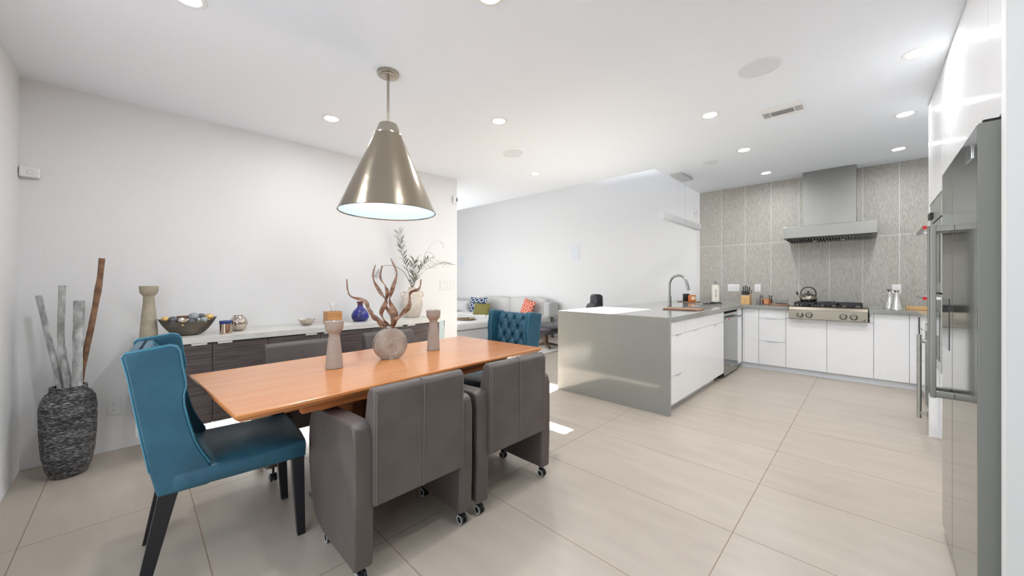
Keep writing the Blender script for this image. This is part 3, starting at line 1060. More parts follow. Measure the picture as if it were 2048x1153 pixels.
curl([dpt(-0.014, .952), dpt(-0.05, .985), dpt(-0.10, 1.01, .01), dpt(-0.143, 1.05, .02), (-2.333, 1.037, 1.121), (-2.405, 0.967, 1.16), (-2.419, 0.954, 1.266)], 0.013, 'curled brown strip reaching farthest left out of the round vase', 0.3, 1.3)
curl([dpt(-0.010, .955), dpt(-0.055, .965), dpt(-0.10, 1.035, -.02), dpt(-0.13, 1.075, -.02), dpt(-0.150, 1.115, -.01)], 0.011, 'short curled brown strip low on the left of the round vase', 1.4, 1.0)
curl([dpt(-0.012, .955), (-2.259, 1.111, 1.04), (-2.236, 1.131, 1.12), (-2.262, 1.105, 1.18), (-2.296, 1.073, 1.27), (-2.285, 1.083, 1.356)], 0.012, 'tall curled brown strip, second from the left in the round vase', 0.0, 1.5)
curl([dpt(-0.002, .955), dpt(0.008, 1.02, .02), dpt(-0.035, 1.09, .02), (-2.228, 1.137, 1.17), (-2.236, 1.128, 1.215), (-2.262, 1.106, 1.276), (-2.252, 1.114, 1.350)], 0.011, 'tall curled brown strip in the middle, forking left of the tallest one', 0.9, 1.5)
curl([dpt(0.006, .955), (-2.190, 1.175, 1.03), (-2.218, 1.149, 1.12), (-2.205, 1.160, 1.20), (-2.186, 1.178, 1.30), (-2.214, 1.153, 1.398)], 0.013, 'tallest curled brown strip, straight above the round vase', 0.5, 1.4)
curl([dpt(0.012, .955), (-2.168, 1.198, 1.03), (-2.130, 1.235, 1.09), (-2.124, 1.241, 1.175), (-2.085, 1.28, 1.20), (-2.074, 1.289, 1.262)], 0.014, 'wide curled brown strip leaning farthest right out of the round vase', 0.2, 1.3)
curl([dpt(0.015, .955), dpt(0.035, 1.00, -.02), dpt(0.085, 1.035, -.02), dpt(0.125, 1.09, -.01), dpt(0.130, 1.15, -.01)], 0.011, 'shorter curled brown strip running along the right leaning one', 1.2, 1.0)

# ---------------------------------------------------------------- sideboard
sb = thing('sideboard', 'long wall hung sideboard of dark wood with a pale stone top', 'sideboard', (-3.76, 1.25, 0))
ys0, ys1 = -1.25, 1.20            # local extent, world y 0.0 .. 2.45
mb = MB()
mb.box(-0.235, 0.245, ys0, ys1, 0.795, 0.840, bevel=0.003)
mb.build('top', M_sbtop, sb, 'pale grey stone look top')
MB().box(-0.235, 0.215, ys0 + 0.02, ys1 - 0.02, 0.20, 0.795).build('carcass', M_sb, sb)
MB().box(-0.235, 0.240, ys0 + 0.003, ys0 + 0.022, 0.20, 0.795, bevel=0.001).build('side_panel', M_sbtop, sb)
jn = [0.022, 0.406, 0.763, 1.160, 1.625, 1.995, 2.43]
for i, (a, b) in enumerate(zip(jn, jn[1:])):
    d = MB().box(0.217, 0.236, a - 1.25 + 0.002, b - 1.25 - 0.002, 0.195, 0.786, bevel=0.001).build('door', M_sb, sb)
    hy = (b - 1.25 - 0.075) if i % 2 == 0 else (a - 1.25 + 0.075)
    MB().box(0.232, 0.243, hy - 0.045, hy + 0.045, 0.780, 0.794, bevel=0.002).build('handle', M_sbtop, d)
for yy in (-0.62, 0.5):
    MB().box(-0.02, 0.02, yy - 0.012, yy + 0.012, 0.13, 0.20, bevel=0.002).build('bracket', M_steel, sb)
MB().box(-0.05, 0.06, ys0 + 0.45, ys1 - 0.15, 0.190, 0.1995).build('light_strip', M_led, sb, 'glowing light strip under the cabinet')
la = area_light('sideboard_strip_light', (-3.76, 1.42, 0.185), (0, 0, 0), 0.10, 1.7, 9, (1, 1, 1))

# oval bowl and its balls
BX, BY, BZ = -3.72, 0.285, 0.8405
t = bmesh.new()
NU, NV = 40, 8
outer, inner = [], []
for j in range(NV + 1):
    f = j / NV
    s = 0.30 + 0.70 * (f ** 0.62)
    z = 0.108 * (f ** 1.25)
    ro, ri = [], []
    for i in range(NU):
        a = 2 * PI * i / NU
        lift = 0.026 * (abs(math.sin(a)) ** 4) * f
        ro.append(t.verts.new((0.098 * s * math.cos(a), 0.172 * s * math.sin(a), z + lift)))
        ri.append(t.verts.new((0.098 * (s - 0.05) * math.cos(a), 0.172 * (s - 0.03) * math.sin(a), max(z, 0.006) + lift + (0.0 if j == NV else 0.003))))
    outer.append(ro)
    inner.append(ri)
for grp in (outer, inner):
    for a, b in zip(grp, grp[1:]):
        for i in range(NU):
            k = (i + 1) % NU
            t.faces.new((a[i], a[k], b[k], b[i]))
for i in range(NU):
    k = (i + 1) % NU
    t.faces.new((outer[-1][i], outer[-1][k], inner[-1][k], inner[-1][i]))
t.faces.new(outer[0])
t.faces.new(inner[0])
bmesh.ops.recalc_face_normals(t, faces=t.faces[:])
bw = MB()._add(t).build('oval_bowl', M_bowl, ang=60)
bw.location = (BX, BY, BZ)
tag(bw, 'dark bronze boat shaped bowl of decorative balls on the sideboard', 'bowl')

balls = [  # local x (to the room), y, z, radius, material, label
    (0.010, -0.128, 0.122, 0.023, M_gold, 'gold ball at the left tip of the oval bowl'),
    (0.028, -0.088, 0.118, 0.026, M_char, 'charcoal ball beside the gold one at the left of the oval bowl'),
    (0.052, -0.092, 0.088, 0.021, M_char, 'charcoal ball low at the front left rim of the oval bowl'),
    (0.045, -0.042, 0.112, 0.021, M_silv, 'crinkled silver ball left of centre in the oval bowl'),
    (0.070, -0.035, 0.086, 0.019, M_gold, 'small gold ball at the front rim, left of centre of the bowl'),
    (0.045, -0.006, 0.106, 0.016, M_shell, 'small pale brown ball low between silver and charcoal ones'),
    (0.068, 0.012, 0.100, 0.023, M_char, 'charcoal ball at the front rim in the middle of the bowl'),
    (0.020, 0.030, 0.135, 0.030, M_bluegrey, 'biggest speckled blue grey ball on top of the pile'),
    (0.070, 0.052, 0.090, 0.014, M_shell, 'tiny cream ball at the front rim, right of centre'),
    (0.058, 0.086, 0.107, 0.024, M_bluegrey, 'pale blue grey ball at the front right of the oval bowl'),
    (0.030, 0.062, 0.108, 0.016, M_silv, 'small silver ball between the two blue grey balls'),
    (0.018, 0.122, 0.125, 0.026, M_gold, 'crinkled gold ball at the right tip of the oval bowl'),
    (0.036, 0.118, 0.098, 0.014, M_gold, 'little gold ball under the right crinkled gold ball'),
    (-0.020, 0.078, 0.132, 0.022, M_char, 'dark grey ball behind, right of the top of the pile'),
    (-0.030, 0.112, 0.136, 0.016, M_silv, 'small pinkish silver ball at the back right of the bowl'),
    (-0.045, 0.030, 0.118, 0.022, M_woven, 'brown woven ball at the back middle of the bowl'),
    (0.000, -0.045, 0.082, 0.026, M_woven, 'brown ball half buried at the left middle of the bowl'),
    (0.000, 0.005, 0.080, 0.030, M_char, 'grey ball buried in the middle of the bowl'),
    (-0.012, 0.080, 0.085, 0.028, M_bluegrey, 'blue grey ball buried at the right of the bowl'),
    (-0.030, -0.080, 0.100, 0.022, M_shell, 'cream ball at the back left of the bowl'),
]
for x, y, z, r, m, lab in balls:
    r *= 1.1
    z += 0.006
    o = MB().sphere((0, 0, 0), (r, r, r * 0.93), 20, 14).build('decorative_ball', m)
    o.location = (BX + x, BY + y, BZ + z)
    tag(o, lab, 'ball', 'decorative balls in the oval bowl')
o = MB().lathe([(0.0, 0.0), (0.030, 0.0), (0.040, 0.010), (0.044, 0.034), (0.040, 0.034), (0.036, 0.014), (0.0, 0.010)], 32).build('small_basket', M_woven)
o.location = (BX - 0.025, BY - 0.022, BZ + 0.112)
tag(o, 'small brown woven ring cup on top of the balls in the bowl', 'cup')

t = thing('candle_tin', 'shiny metal candle tin with navy lid left of the silver globe vase', 'tin', (-3.63, 0.500, 0.8405))
MB().lathe([(0, 0), (0.037, 0), (0.039, 0.002), (0.039, 0.078), (0, 0.078)], 40).build('tin_body', M_tin, t)
MB().lathe([(0.0405, 0.078), (0.041, 0.080), (0.041, 0.100), (0.040, 0.102), (0, 0.102), (0, 0.078)], 40).build('lid', M_navy, t, 'navy blue lid')

gp = [(0, 0), (0.030, 0), (0.052, 0.020), (0.064, 0.048), (0.066, 0.066), (0.060, 0.090), (0.046, 0.112), (0.036, 0.120), (0.037, 0.128), (0.034, 0.129), (0.032, 0.120), (0.040, 0.110), (0.055, 0.088), (0.060, 0.066), (0.03, 0.02), (0, 0.012)]
o = MB().lathe(gp, 48).build('globe_vase', M_mirror, ang=60)
o.location = (-3.77, 0.602, 0.8405)
tag(o, 'round mirrored silver globe vase right of the candle tin', 'vase')

t = bmesh.new()
NU = 60
rows_ = []
for j, (rr, z) in enumerate([(0.026, 0.0), (0.045, 0.012), (0.060, 0.030), (0.070, 0.055), (0.066, 0.055), (0.056, 0.032), (0.040, 0.016), (0.020, 0.008)]):
    rg = []
    for i in range(NU):
        a = 2 * PI * i / NU
        pet = abs(math.sin(3 * a))
        k = 1 + (0.10 * pet - 0.05) * (z / 0.055)
        rg.append(t.verts.new((rr * k * math.cos(a), rr * k * math.sin(a), z * (0.86 + 0.22 * pet))))
    rows_.append(rg)
for a, b in zip(rows_, rows_[1:]):
    for i in range(NU):
        k = (i + 1) % NU
        t.faces.new((a[i], a[k], b[k], b[i]))
t.faces.new(rows_[0])
t.faces.new(rows_[-1])
bmesh.ops.recalc_face_normals(t, faces=t.faces[:])
o = MB()._add(t).build('petal_bowl', M_mirror, ang=60)
o.location = (-3.80, 1.13, 0.8405)
tag(o, 'small silver petal shaped bowl in the middle of the sideboard', 'bowl')

t = thing('tissue_box', 'square bamboo tissue box with white tissue on the sideboard', 'tissue box', (-3.80, 1.365, 0.8405))
MB().box(-0.066, 0.066, -0.066, 0.066, 0, 0.118, bevel=0.002).build('box_body', M_bamboo, t)
MB().lathe([(0, 0.1175), (0.030, 0.1175), (0.030, 0.1190), (0, 0.1190)], 24).build('opening', M_blackm, t)


def tis(u, v):
    a = u * 2 * PI
    r = 0.012 + 0.030 * v + 0.010 * math.sin(5 * a) * v
    return (r * math.cos(a), r * math.sin(a) * 0.7, 0.116 + 0.075 * v + 0.012 * math.sin(3 * a + 1) * v)


MB().grid(tis, 40, 8, thick=(0, 0, 0.0015)).build('tissue', M_tissue, t, 'white tissue sticking out')

t = thing('cobalt_vase', 'squat cobalt blue glass bottle vase behind the curled strips', 'vase', (-3.80, 1.638, 0.8405))
MB().lathe([(0, 0), (0.058, 0), (0.078, 0.018), (0.088, 0.045), (0.084, 0.075), (0.066, 0.108), (0.042, 0.134), (0.029, 0.148), (0.026, 0.165), (0.022, 0.165), (0, 0.14)], 48).build('vase_body', M_blueglass, t, ang=60)
MB().lathe([(0.026, 0.165), (0.027, 0.185), (0.036, 0.200), (0.037, 0.204), (0.030, 0.203), (0.022, 0.186), (0.021, 0.165), (0.026, 0.165)], 40).build('neck', M_bluerim, t, 'brownish glass neck', ang=60)

t = thing('handled_vase', 'tall cream two handled ceramic vase holding greenery', 'vase', (-3.80, 2.245, 0.8405))
MB().lathe([(0, 0), (0.072, 0), (0.082, 0.010), (0.104, 0.07), (0.118, 0.14), (0.118, 0.19), (0.104, 0.25), (0.078, 0.290), (0.048, 0.312), (0.040, 0.328), (0.044, 0.346),
            (0.038, 0.347), (0.033, 0.328), (0.040, 0.31), (0, 0.29)], 56).build('vase_body', M_cream, t, ang=60)
for s in (-1, 1):
    pts = []
    for k in range(15):
        a = -0.45 * PI + k / 14 * 1.35 * PI
        pts.append((s * 0, s * (0.100 + 0.030 * math.cos(a)), 0.262 + 0.034 * math.sin(a)))
    rot = Matrix.Rotation(R(-14), 4, 'Z')
    MB().tube([rot @ Vector(p) for p in pts], 0.0095, 12).build('handle', M_cream, t)

# greenery
def leaf(mb, base, d, up, L, w):
    d = Vector(d).normalized()
    s = d.cross(Vector(up)).normalized()
    n = s.cross(d).normalized()
    b = Vector(base)
    t = bmesh.new()
    pr = [(0, 0.0), (0.25, 0.8), (0.55, 1.0), (0.8, 0.6), (1.0, 0.0)]
    top, bot = [], []
    cen = [b + d * (L * f) + n * (0.06 * L * math.sin(PI * f)) for f, _ in pr]
    th = n * 0.0006
    A, Bq, C = [], [], []
    for (f, k), c in zip(pr, cen):
        A.append(t.verts.new(c + s * w * k + th * 0.2))
        Bq.append(t.verts.new(c + n * -0.002 + th))
        C.append(t.verts.new(c - s * w * k + th * 0.2))
    for i in range(len(pr) - 1):
        t.faces.new((A[i], A[i + 1], Bq[i + 1], Bq[i]))
        t.faces.new((Bq[i], Bq[i + 1], C[i + 1], C[i]))
    bmesh.ops.remove_doubles(t, verts=t.verts[:], dist=1e-6)
    mb._add(t)


GX, GY, GZ = -3.80, 2.245, 0.8405 + 0.30


def sheet(lat, z, dd=0.0):
    return Vector((GX + 0.40 * lat - 0.3 * dd + max(0, 0), GY + 0.92 * lat, z))


def branch(name, label, pts, r0, stem_m, leaf_m, nleaf, L, w, spread=0.9, start=0.3, pale=False):
    P = smooth_path(pts, 6)
    n = len(P)
    t = thing(name, label, 'branch', tuple(P[0]), group='greenery in the handled vase')
    o0 = P[0]
    Q = [p - o0 for p in P]
    MB().tube(Q, [r0 * (1 - 0.75 * i / (n - 1)) for i in range(n)], 7).build('stem', stem_m, t)
    mb = MB()
    for k in range(nleaf):
        f = start + (1 - start) * (k + 0.5) / nleaf
        i = min(n - 2, int(f * (n - 1)))
        p = Q[i].lerp(Q[i + 1], f * (n - 1) - i)
        tg = (Q[i + 1] - Q[i]).normalized()
        side = Vector((0.55, 0.83, 0)) * (1 if k % 2 else -1)
        side = side + Vector((random.uniform(-.5, .8), random.uniform(-.3, .3), random.uniform(-.2, .3)))
        d = tg * (1 - 0.35 * random.random()) + side.normalized() * spread
        leaf(mb, p, d, (random.uniform(-.4, .4), random.uniform(-.4, .4), 1), L * random.uniform(0.7, 1.2), w * random.uniform(0.8, 1.2))
    lf = mb.build('leaves', leaf_m, t, smooth=False)
    return t


g0 = (GX, GY, GZ)
branch('olive_branch', 'tall leafy olive green branch rising highest from the cream vase',
       [g0, sheet(-0.01, 1.24), sheet(-0.06, 1.42), sheet(-0.115, 1.58), sheet(-0.13, 1.70), sheet(-0.165, 1.82)], 0.0036, M_stem, M_leaf, 38, 0.085, 0.0095, 0.75, 0.30)
branch('olive_branch', 'short bushy leafy branch at the mouth of the cream vase',
       [g0, sheet(0.004, 1.22), sheet(0.02, 1.32), sheet(0.01, 1.42), sheet(0.03, 1.50)], 0.0036, M_stem, M_leaf, 32, 0.085, 0.0095, 0.8, 0.25)
branch('olive_branch', 'leafy branch leaning right out of the cream vase',
       [g0, sheet(0.02, 1.23), sheet(0.07, 1.36), sheet(0.13, 1.46), sheet(0.19, 1.52)], 0.0034, M_stem, M_leaf, 24, 0.075, 0.009, 0.8, 0.25)
branch('drooping_twig', 'dark twig arching left out of the cream vase and drooping',
       [g0, sheet(-0.02, 1.22), sheet(-0.09, 1.36), sheet(-0.20, 1.43), sheet(-0.31, 1.43), sheet(-0.37, 1.37), sheet(-0.40, 1.30)], 0.0036, M_stem, M_stem, 22, 0.030, 0.003, 1.2, 0.78)
branch('thin_twig', 'pale thin twig arching high to the right of the cream vase',
       [g0, sheet(0.03, 1.26), sheet(0.10, 1.46), sheet(0.18, 1.64), sheet(0.26, 1.73), sheet(0.33, 1.73), sheet(0.37, 1.66)], 0.0022, M_palestem, M_paleleaf, 8, 0.02, 0.002, 1.0, 0.8)
branch('feathery_sprig', 'pale feathery sprig reaching right beside the light switch',
       [g0, sheet(0.04, 1.24), sheet(0.12, 1.36), sheet(0.24, 1.44), sheet(0.36, 1.48), sheet(0.45, 1.46)], 0.002, M_palestem, M_paleleaf, 60, 0.085, 0.0012, 1.4, 0.45)
# curly tendril of the right hand branch
branch('curled_tendril', 'thin curly tendril between the right branches of the cream vase',
       [g0, sheet(0.06, 1.34), sheet(0.13, 1.48)] + [sheet(0.19 + 0.055 * math.cos(a), 1.545 + 0.055 * math.sin(a)) for a in [3.4, 2.4, 1.4, 0.4, -0.6, -1.6]], 0.002, M_stem, M_paleleaf, 8, 0.02, 0.002, 1.0, 0.5)

# pale glass floor vase at the end of the sideboard
o = MB().lathe([(0, 0), (0.05, 0), (0.055, 0.01), (0.050, 0.30), (0.046, 0.60), (0.054, 0.77), (0.052, 0.772), (0.043, 0.60), (0.047, 0.30), (0.048, 0.02), (0, 0.016)], 40).build('glass_vase', M_glass, ang=60)
o.location = (-3.80, 2.635, 0.001)
tag(o, 'tall pale aqua glass vase on the floor at the sideboard end', 'vase')

# ---------------------------------------------------------------- big ribbed floor vase with trunks
FVX, FVY = -3.715, -0.298
m, nt, b = bsdf('charcoal_ribbed_ceramic')
tc = nt.nodes.new('ShaderNodeTexCoord')
mp = nt.nodes.new('ShaderNodeMapping')
mp.inputs['Scale'].default_value = (1.4, 1.4, 7)
mp.inputs['Rotation'].default_value = (R(18), R(-10), 0)
nt.links.new(tc.outputs['Object'], mp.inputs[0])
nz = nt.nodes.new('ShaderNodeTexNoise')
nz.inputs['Scale'].default_value = 34
nz.inputs['Detail'].default_value = 4
nt.links.new(mp.outputs[0], nz.inputs['Vector'])
n2 = nt.nodes.new('ShaderNodeTexNoise')
n2.inputs['Scale'].default_value = 3.2
nt.links.new(mp.outputs[0], n2.inputs['Vector'])
ad = mathn(nt, 'ADD', mathn(nt, 'MULTIPLY', nz.outputs[0], 0.75), mathn(nt, 'MULTIPLY', n2.outputs[0], 0.25))
rp = nt.nodes.new('ShaderNodeValToRGB')
e = rp.color_ramp.elements
e[0].position = 0.40
e[0].color = lin(42, 42, 44)
e[1].position = 0.64
e[1].color = lin(176, 174, 172)
q = e.new(0.52)
q.color = lin(86, 86, 87)
nt.links.new(ad, rp.inputs[0])
nt.links.new(rp.outputs[0], b.inputs['Base Color'])
b.inputs['Roughness'].default_value = 0.85
bp = nt.nodes.new('ShaderNodeBump')
bp.inputs['Strength'].default_value = 0.8
bp.inputs['Distance'].default_value = 0.008
nt.links.new(nz.outputs[0], bp.inputs['Height'])
nt.links.new(bp.outputs[0], b.inputs['Normal'])
M_rib = m
fv = [(0, 0), (0.070, 0), (0.082, 0.010), (0.100, 0.06), (0.114, 0.14), (0.121, 0.24), (0.124, 0.36), (0.124, 0.44), (0.118, 0.49), (0.100, 0.528), (0.084, 0.540), (0.081, 0.552),
      (0.083, 0.568), (0.082, 0.574), (0.070, 0.574), (0.068, 0.552), (0.068, 0.53), (0.10, 0.47), (0.11, 0.40), (0.10, 0.14), (0.06, 0.03), (0, 0.02)]
o = MB().lathe(fv, 64).build('floor_vase', M_rib, ang=60)
o.location = (FVX, FVY, 0.0005)
tag(o, 'dark grey ribbed floor vase in the left corner holding bare trunks', 'vase')


def trunk(label, pts, r0, r1, m, nm='birch_trunk', knots=()):
    P = smooth_path(pts, 6)
    n = len(P)
    rr = []
    for i in range(n):
        f = i / (n - 1)
        r = 1.22 * (r0 + (r1 - r0) * f)
        r *= 1 + 0.05 * math.sin(9 * f + r0 * 300) + 0.03 * random.uniform(-1, 1)
        for kf in knots:
            r *= 1 + 0.25 * math.exp(-((f - kf) / 0.025) ** 2)
        rr.append(r)
    o = MB().tube(P, rr, 18).build(nm, m, ang=50)
    tag(o, label, 'trunk', 'bare trunks in the floor vase')


trunk('leftmost thin birch trunk leaning left in the floor vase', [(-3.735, -0.320, 0.06), (-3.747, -0.336, 0.56), (-3.790, -0.381, 0.84), (-3.843, -0.433, 1.156)], 0.0125, 0.0115, M_birch)
trunk('upright birch trunk second from the left in the floor vase', [(-3.722, -0.290, 0.05), (-3.716, -0.301, 0.56), (-3.738, -0.331, 0.84), (-3.735, -0.326, 1.222)], 0.0160, 0.0125, M_birch, knots=(0.62,))
trunk('thickest short birch trunk in the floor vase', [(-3.685, -0.268, 0.05), (-3.672, -0.260, 0.56), (-3.662, -0.255, 0.84), (-3.656, -0.250, 1.124)], 0.0185, 0.0195, M_birch, knots=(0.7,))
trunk('brown bark trunk leaning right out of the floor vase', [(-3.738, -0.262, 0.08), (-3.727, -0.250, 0.55), (-3.698, -0.222, 0.80), (-3.676, -0.200, 0.947), (-3.640, -0.165, 1.22), (-3.625, -0.150, 1.402)], 0.0115, 0.0125, M_brownbark, 'brown_trunk', knots=(0.78,))

# ---------------------------------------------------------------- kitchen worktop (one L/U shaped run with the waterfall end)
ZT, TH = 0.915, 0.042
HX0, HX1, HY0, HY1 = -1.80, -1.42, 4.42, 5.26      # sink opening
wt = thing('worktop', 'grey quartz worktop with waterfall end running round the kitchen', 'worktop', (-1.96, 3.44, 0))
ox, oy = -1.96, 3.44
mb = MB()


def wbox(x0, x1, y0, y1, z0=ZT - TH, z1=ZT):
    mb.box(x0 - ox, x1 - ox, y0 - oy, y1 - oy, z0, z1)


wbox(-2.60, -1.32, 3.44, HY0)
wbox(-2.60, HX0, HY0, HY1)
wbox(HX1, -1.32, HY0, HY1)
wbox(-2.60, -1.32, HY1, 6.19)
wbox(-2.60, -0.79, 6.19, 6.774)
wbox(-0.79, 0.0, 6.72, 6.774)
wbox(0.0, 1.055, 6.19, 6.774)
wbox(0.385, 1.055, 4.503, 6.19)
mb.build('countertop', M_quartz, wt, smooth=False)
MB().box(-2.60 - ox, -1.32 - ox, 0, 0.04, 0, ZT - TH + 0.0005, bevel=0.0015).build('waterfall_end', M_quartz, wt, 'grey quartz waterfall end panel')
# undermount sink
sk = thing('sink', 'undermount steel sink in the grey peninsula below the tap', 'sink', (-1.61, 4.84, 0.70))
t = bmesh.new()
a = [(HX0 - 0.01, HY0 - 0.01), (HX1 + 0.01, HY0 - 0.01), (HX1 + 0.01, HY1 + 0.01), (HX0 - 0.01, HY1 + 0.01)]
zt = ZT - TH - 0.0005
lo_ = [t.verts.new((x + 1.61, y - 4.84, 0.0)) for x, y in a]
up_ = [t.verts.new((x + 1.61, y - 4.84, zt - 0.70)) for x, y in a]
b2 = [(HX0 - 0.022, HY0 - 0.022), (HX1 + 0.022, HY0 - 0.022), (HX1 + 0.022, HY1 + 0.022), (HX0 - 0.022, HY1 + 0.022)]
lo2 = [t.verts.new((x + 1.61, y - 4.84, -0.012)) for x, y in b2]
up2 = [t.verts.new((x + 1.61, y - 4.84, zt - 0.70)) for x, y in b2]
t.faces.new(lo_)
t.faces.new(lo2[::-1])
for i in range(4):
    k = (i + 1) % 4
    t.faces.new((lo_[i], up_[i], up_[k], lo_[k]))
    t.faces.new((lo2[i], lo2[k], up2[k], up2[i]))
    t.faces.new((up_[i], up2[i], up2[k], up_[k]))
bmesh.ops.recalc_face_normals(t, faces=t.faces[:])
MB()._add(t).build('basin', M_sinkst, sk, smooth=False)
MB().lathe([(0, 0.001), (0.04, 0.001), (0.042, 0.004), (0.0, 0.004)], 24).build('drain', M_chrome, sk)

# peninsula cabinets (fronts on x = -1.34)
FX = -1.342


def tab(parent, y0, y1, z, fx=FX):
    MB().box(fx, fx + 0.011, y0, y1, z - 0.0035, z + 0.0055, bevel=0.0015).build('handle', M_barfix, parent)


def front_x(parent, name, y0, y1, z0, z1, hy=None, fx=FX, hz=None, lab=None):
    d = MB().box(fx - 0.02, fx, y0 + 0.0018, y1 - 0.0018, z0 + 0.0018, z1 - 0.0018, bevel=0.001).build(name, M_white_gloss, parent, lab)
    if hy is not None:
        tab(d, hy - 0.06, hy + 0.06, z1 - 0.003 if hz is None else hz, fx)
    return d


c = thing('drawer_cabinet', 'white gloss drawer unit at the waterfall end of the peninsula', 'cabinet', (0, 0, 0))
MB().box(-1.95, FX - 0.022, 3.482, 3.938, 0.10, 0.871).build('carcass', M_white_edge, c)
front_x(c, 'drawer', 3.485, 3.94, 0.735, 0.866, 3.72, hz=0.866)
front_x(c, 'drawer', 3.485, 3.94, 0.345, 0.735, 3.72)
front_x(c, 'drawer', 3.485, 3.94, 0.075, 0.345, 3.72)
c = thing('sink_cabinet', 'wide white gloss sink cabinet in the middle of the peninsula', 'cabinet', (0, 0, 0))
MB().box(-1.36 - 0.03, FX - 0.022, 3.941, 5.296, 0.10, 0.871).build('carcass', M_white_edge, c)
MB().box(-1.95, -1.93, 3.941, 5.296, 0.10, 0.871).build('back_panel', M_white_edge, c)
front_x(c, 'drawer', 3.94, 4.43, 0.735, 0.866, 4.30, hz=0.866)
front_x(c, 'drawer', 4.43, 5.30, 0.735, 0.866, 4.96, hz=0.866)
front_x(c, 'door', 3.94, 4.43, 0.075, 0.735, 4.22)
front_x(c, 'door', 4.43, 5.30, 0.075, 0.735, 4.92)
tkp = MB().box(-1.95, -1.40, 3.482, 5.08, 0.0, 0.0995).build('plinth', M_toe)
tag(tkp, 'pale plinth board under the white peninsula cabinets', 'plinth')
bk = MB().box(-2.30, -1.96, 3.482, 6.765, 0.0, 0.8725).build('peninsula_back', M_quartz)
tag(bk, 'back panel of the peninsula facing the living room', 'panel')

d = thing('dishwasher', 'stainless steel dishwasher in the peninsula beside the corner', 'dishwasher', (0, 0, 0))
MB().box(-1.93, FX - 0.03, 5.305, 5.985, 0.09, 0.868).build('tub', M_black, d)
MB().box(FX - 0.03, FX + 0.004, 5.307, 5.983, 0.030, 0.838, bevel=0.003).build('door', M_fridge, d, 'stainless steel door')
MB().box(-1.90, FX - 0.05, 5.307, 5.983, 0.0, 0.0295).build('plinth', M_black, d)
MB().tube([(FX + 0.052, 5.34, 0.775), (FX + 0.052, 5.95, 0.775)], 0.0155, 16).build('handle', M_steel, d)
hd = d.children[-1]
for yy in (5.365, 5.925):
    MB().box(FX + 0.002, FX + 0.05, yy - 0.014, yy + 0.014, 0.765, 0.785, bevel=0.003).build('bracket', M_steel, hd)
MB().lathe([(0, 0), (0.009, 0), (0.009, 0.002), (0, 0.002)], 20, M=Matrix.Translation((FX + 0.052, 5.339, 0.775)) @ Matrix.Rotation(PI / 2, 4, 'X')).build('medallion', M_red, hd, 'small red end medallion')
MB().box(FX + 0.004, FX + 0.006, 5.60, 5.70, 0.105, 0.135, bevel=0.001).build('badge', M_chrome, d, 'small square badge')

# base cabinets below the tiled wall (fronts on y = 6.27)
FY = 6.25


def front_y(parent, name, x0, x1, z0, z1, hx=None, hz=None):
    d = MB().box(x0 + 0.0018, x1 - 0.0018, FY, FY + 0.02, z0 + 0.0018, z1 - 0.0018, bevel=0.001).build(name, M_white_gloss, parent)
    if hx is not None:
        z = z1 - 0.003 if hz is None else hz
        MB().box(hx - 0.06, hx + 0.06, FY - 0.011, FY, z - 0.0035, z + 0.0055, bevel=0.0015).build('handle', M_barfix, d)
    return d


c = thing('corner_cabinet', 'narrow white gloss door cabinet between dishwasher and drawers', 'cabinet')
MB().box(-1.338, -1.138, FY + 0.022, 6.76, 0.10, 0.871).build('carcass', M_white_edge, c)
front_y(c, 'filler', -1.338, -1.318, 0.075, 0.868)
MB().box(FX - 0.02, FX, 5.988, FY - 0.002, 0.075, 0.868, bevel=0.001).build('filler', M_white_gloss, c)
front_y(c, 'door', -1.318, -1.136, 0.075, 0.868, -1.25, 0.866)
c = thing('drawer_cabinet', 'white gloss three drawer unit left of the gas cooktop', 'cabinet')
MB().box(-1.134, -0.824, FY + 0.022, 6.76, 0.10, 0.871).build('carcass', M_white_edge, c)
front_y(c, 'drawer', -1.136, -0.822, 0.735, 0.868, -0.98, 0.866)
front_y(c, 'drawer', -1.136, -0.822, 0.412, 0.735, -0.98)
front_y(c, 'drawer', -1.136, -0.822, 0.075, 0.412, -0.98)
c = thing('cooktop_cabinet', 'white gloss two door cabinet under the gas cooktop', 'cabinet')
MB().box(-0.820, 0.038, FY + 0.022, 6.76, 0.10, 0.745).build('carcass', M_white_edge, c)
front_y(c, 'door', -0.822, -0.391, 0.075, 0.752, -0.56, 0.750)
front_y(c, 'door', -0.391, 0.040, 0.075, 0.752, -0.22, 0.750)
for x0, x1 in ((-0.822, -0.784), (0.004, 0.040)):
    MB().box(x0 + 0.001, x1 - 0.001, FY, FY + 0.02, 0.754, 0.869).build('filler', M_white_gloss, c)
c = thing('end_cabinet', 'white gloss door cabinet right of the gas cooktop', 'cabinet')
MB().box(0.042, 0.41, FY + 0.022, 6.76, 0.10, 0.871).build('carcass', M_white_edge, c)
front_y(c, 'door', 0.040, 0.335, 0.075, 0.868)
front_y(c, 'filler', 0.335, 0.408, 0.075, 0.868)
o = MB().box(-1.95, 0.45, FY + 0.035, FY + 0.055, 0.0, 0.0735).build('plinth', M_toe)
tag(o, 'long pale plinth board under the cabinets of the tiled wall', 'plinth')

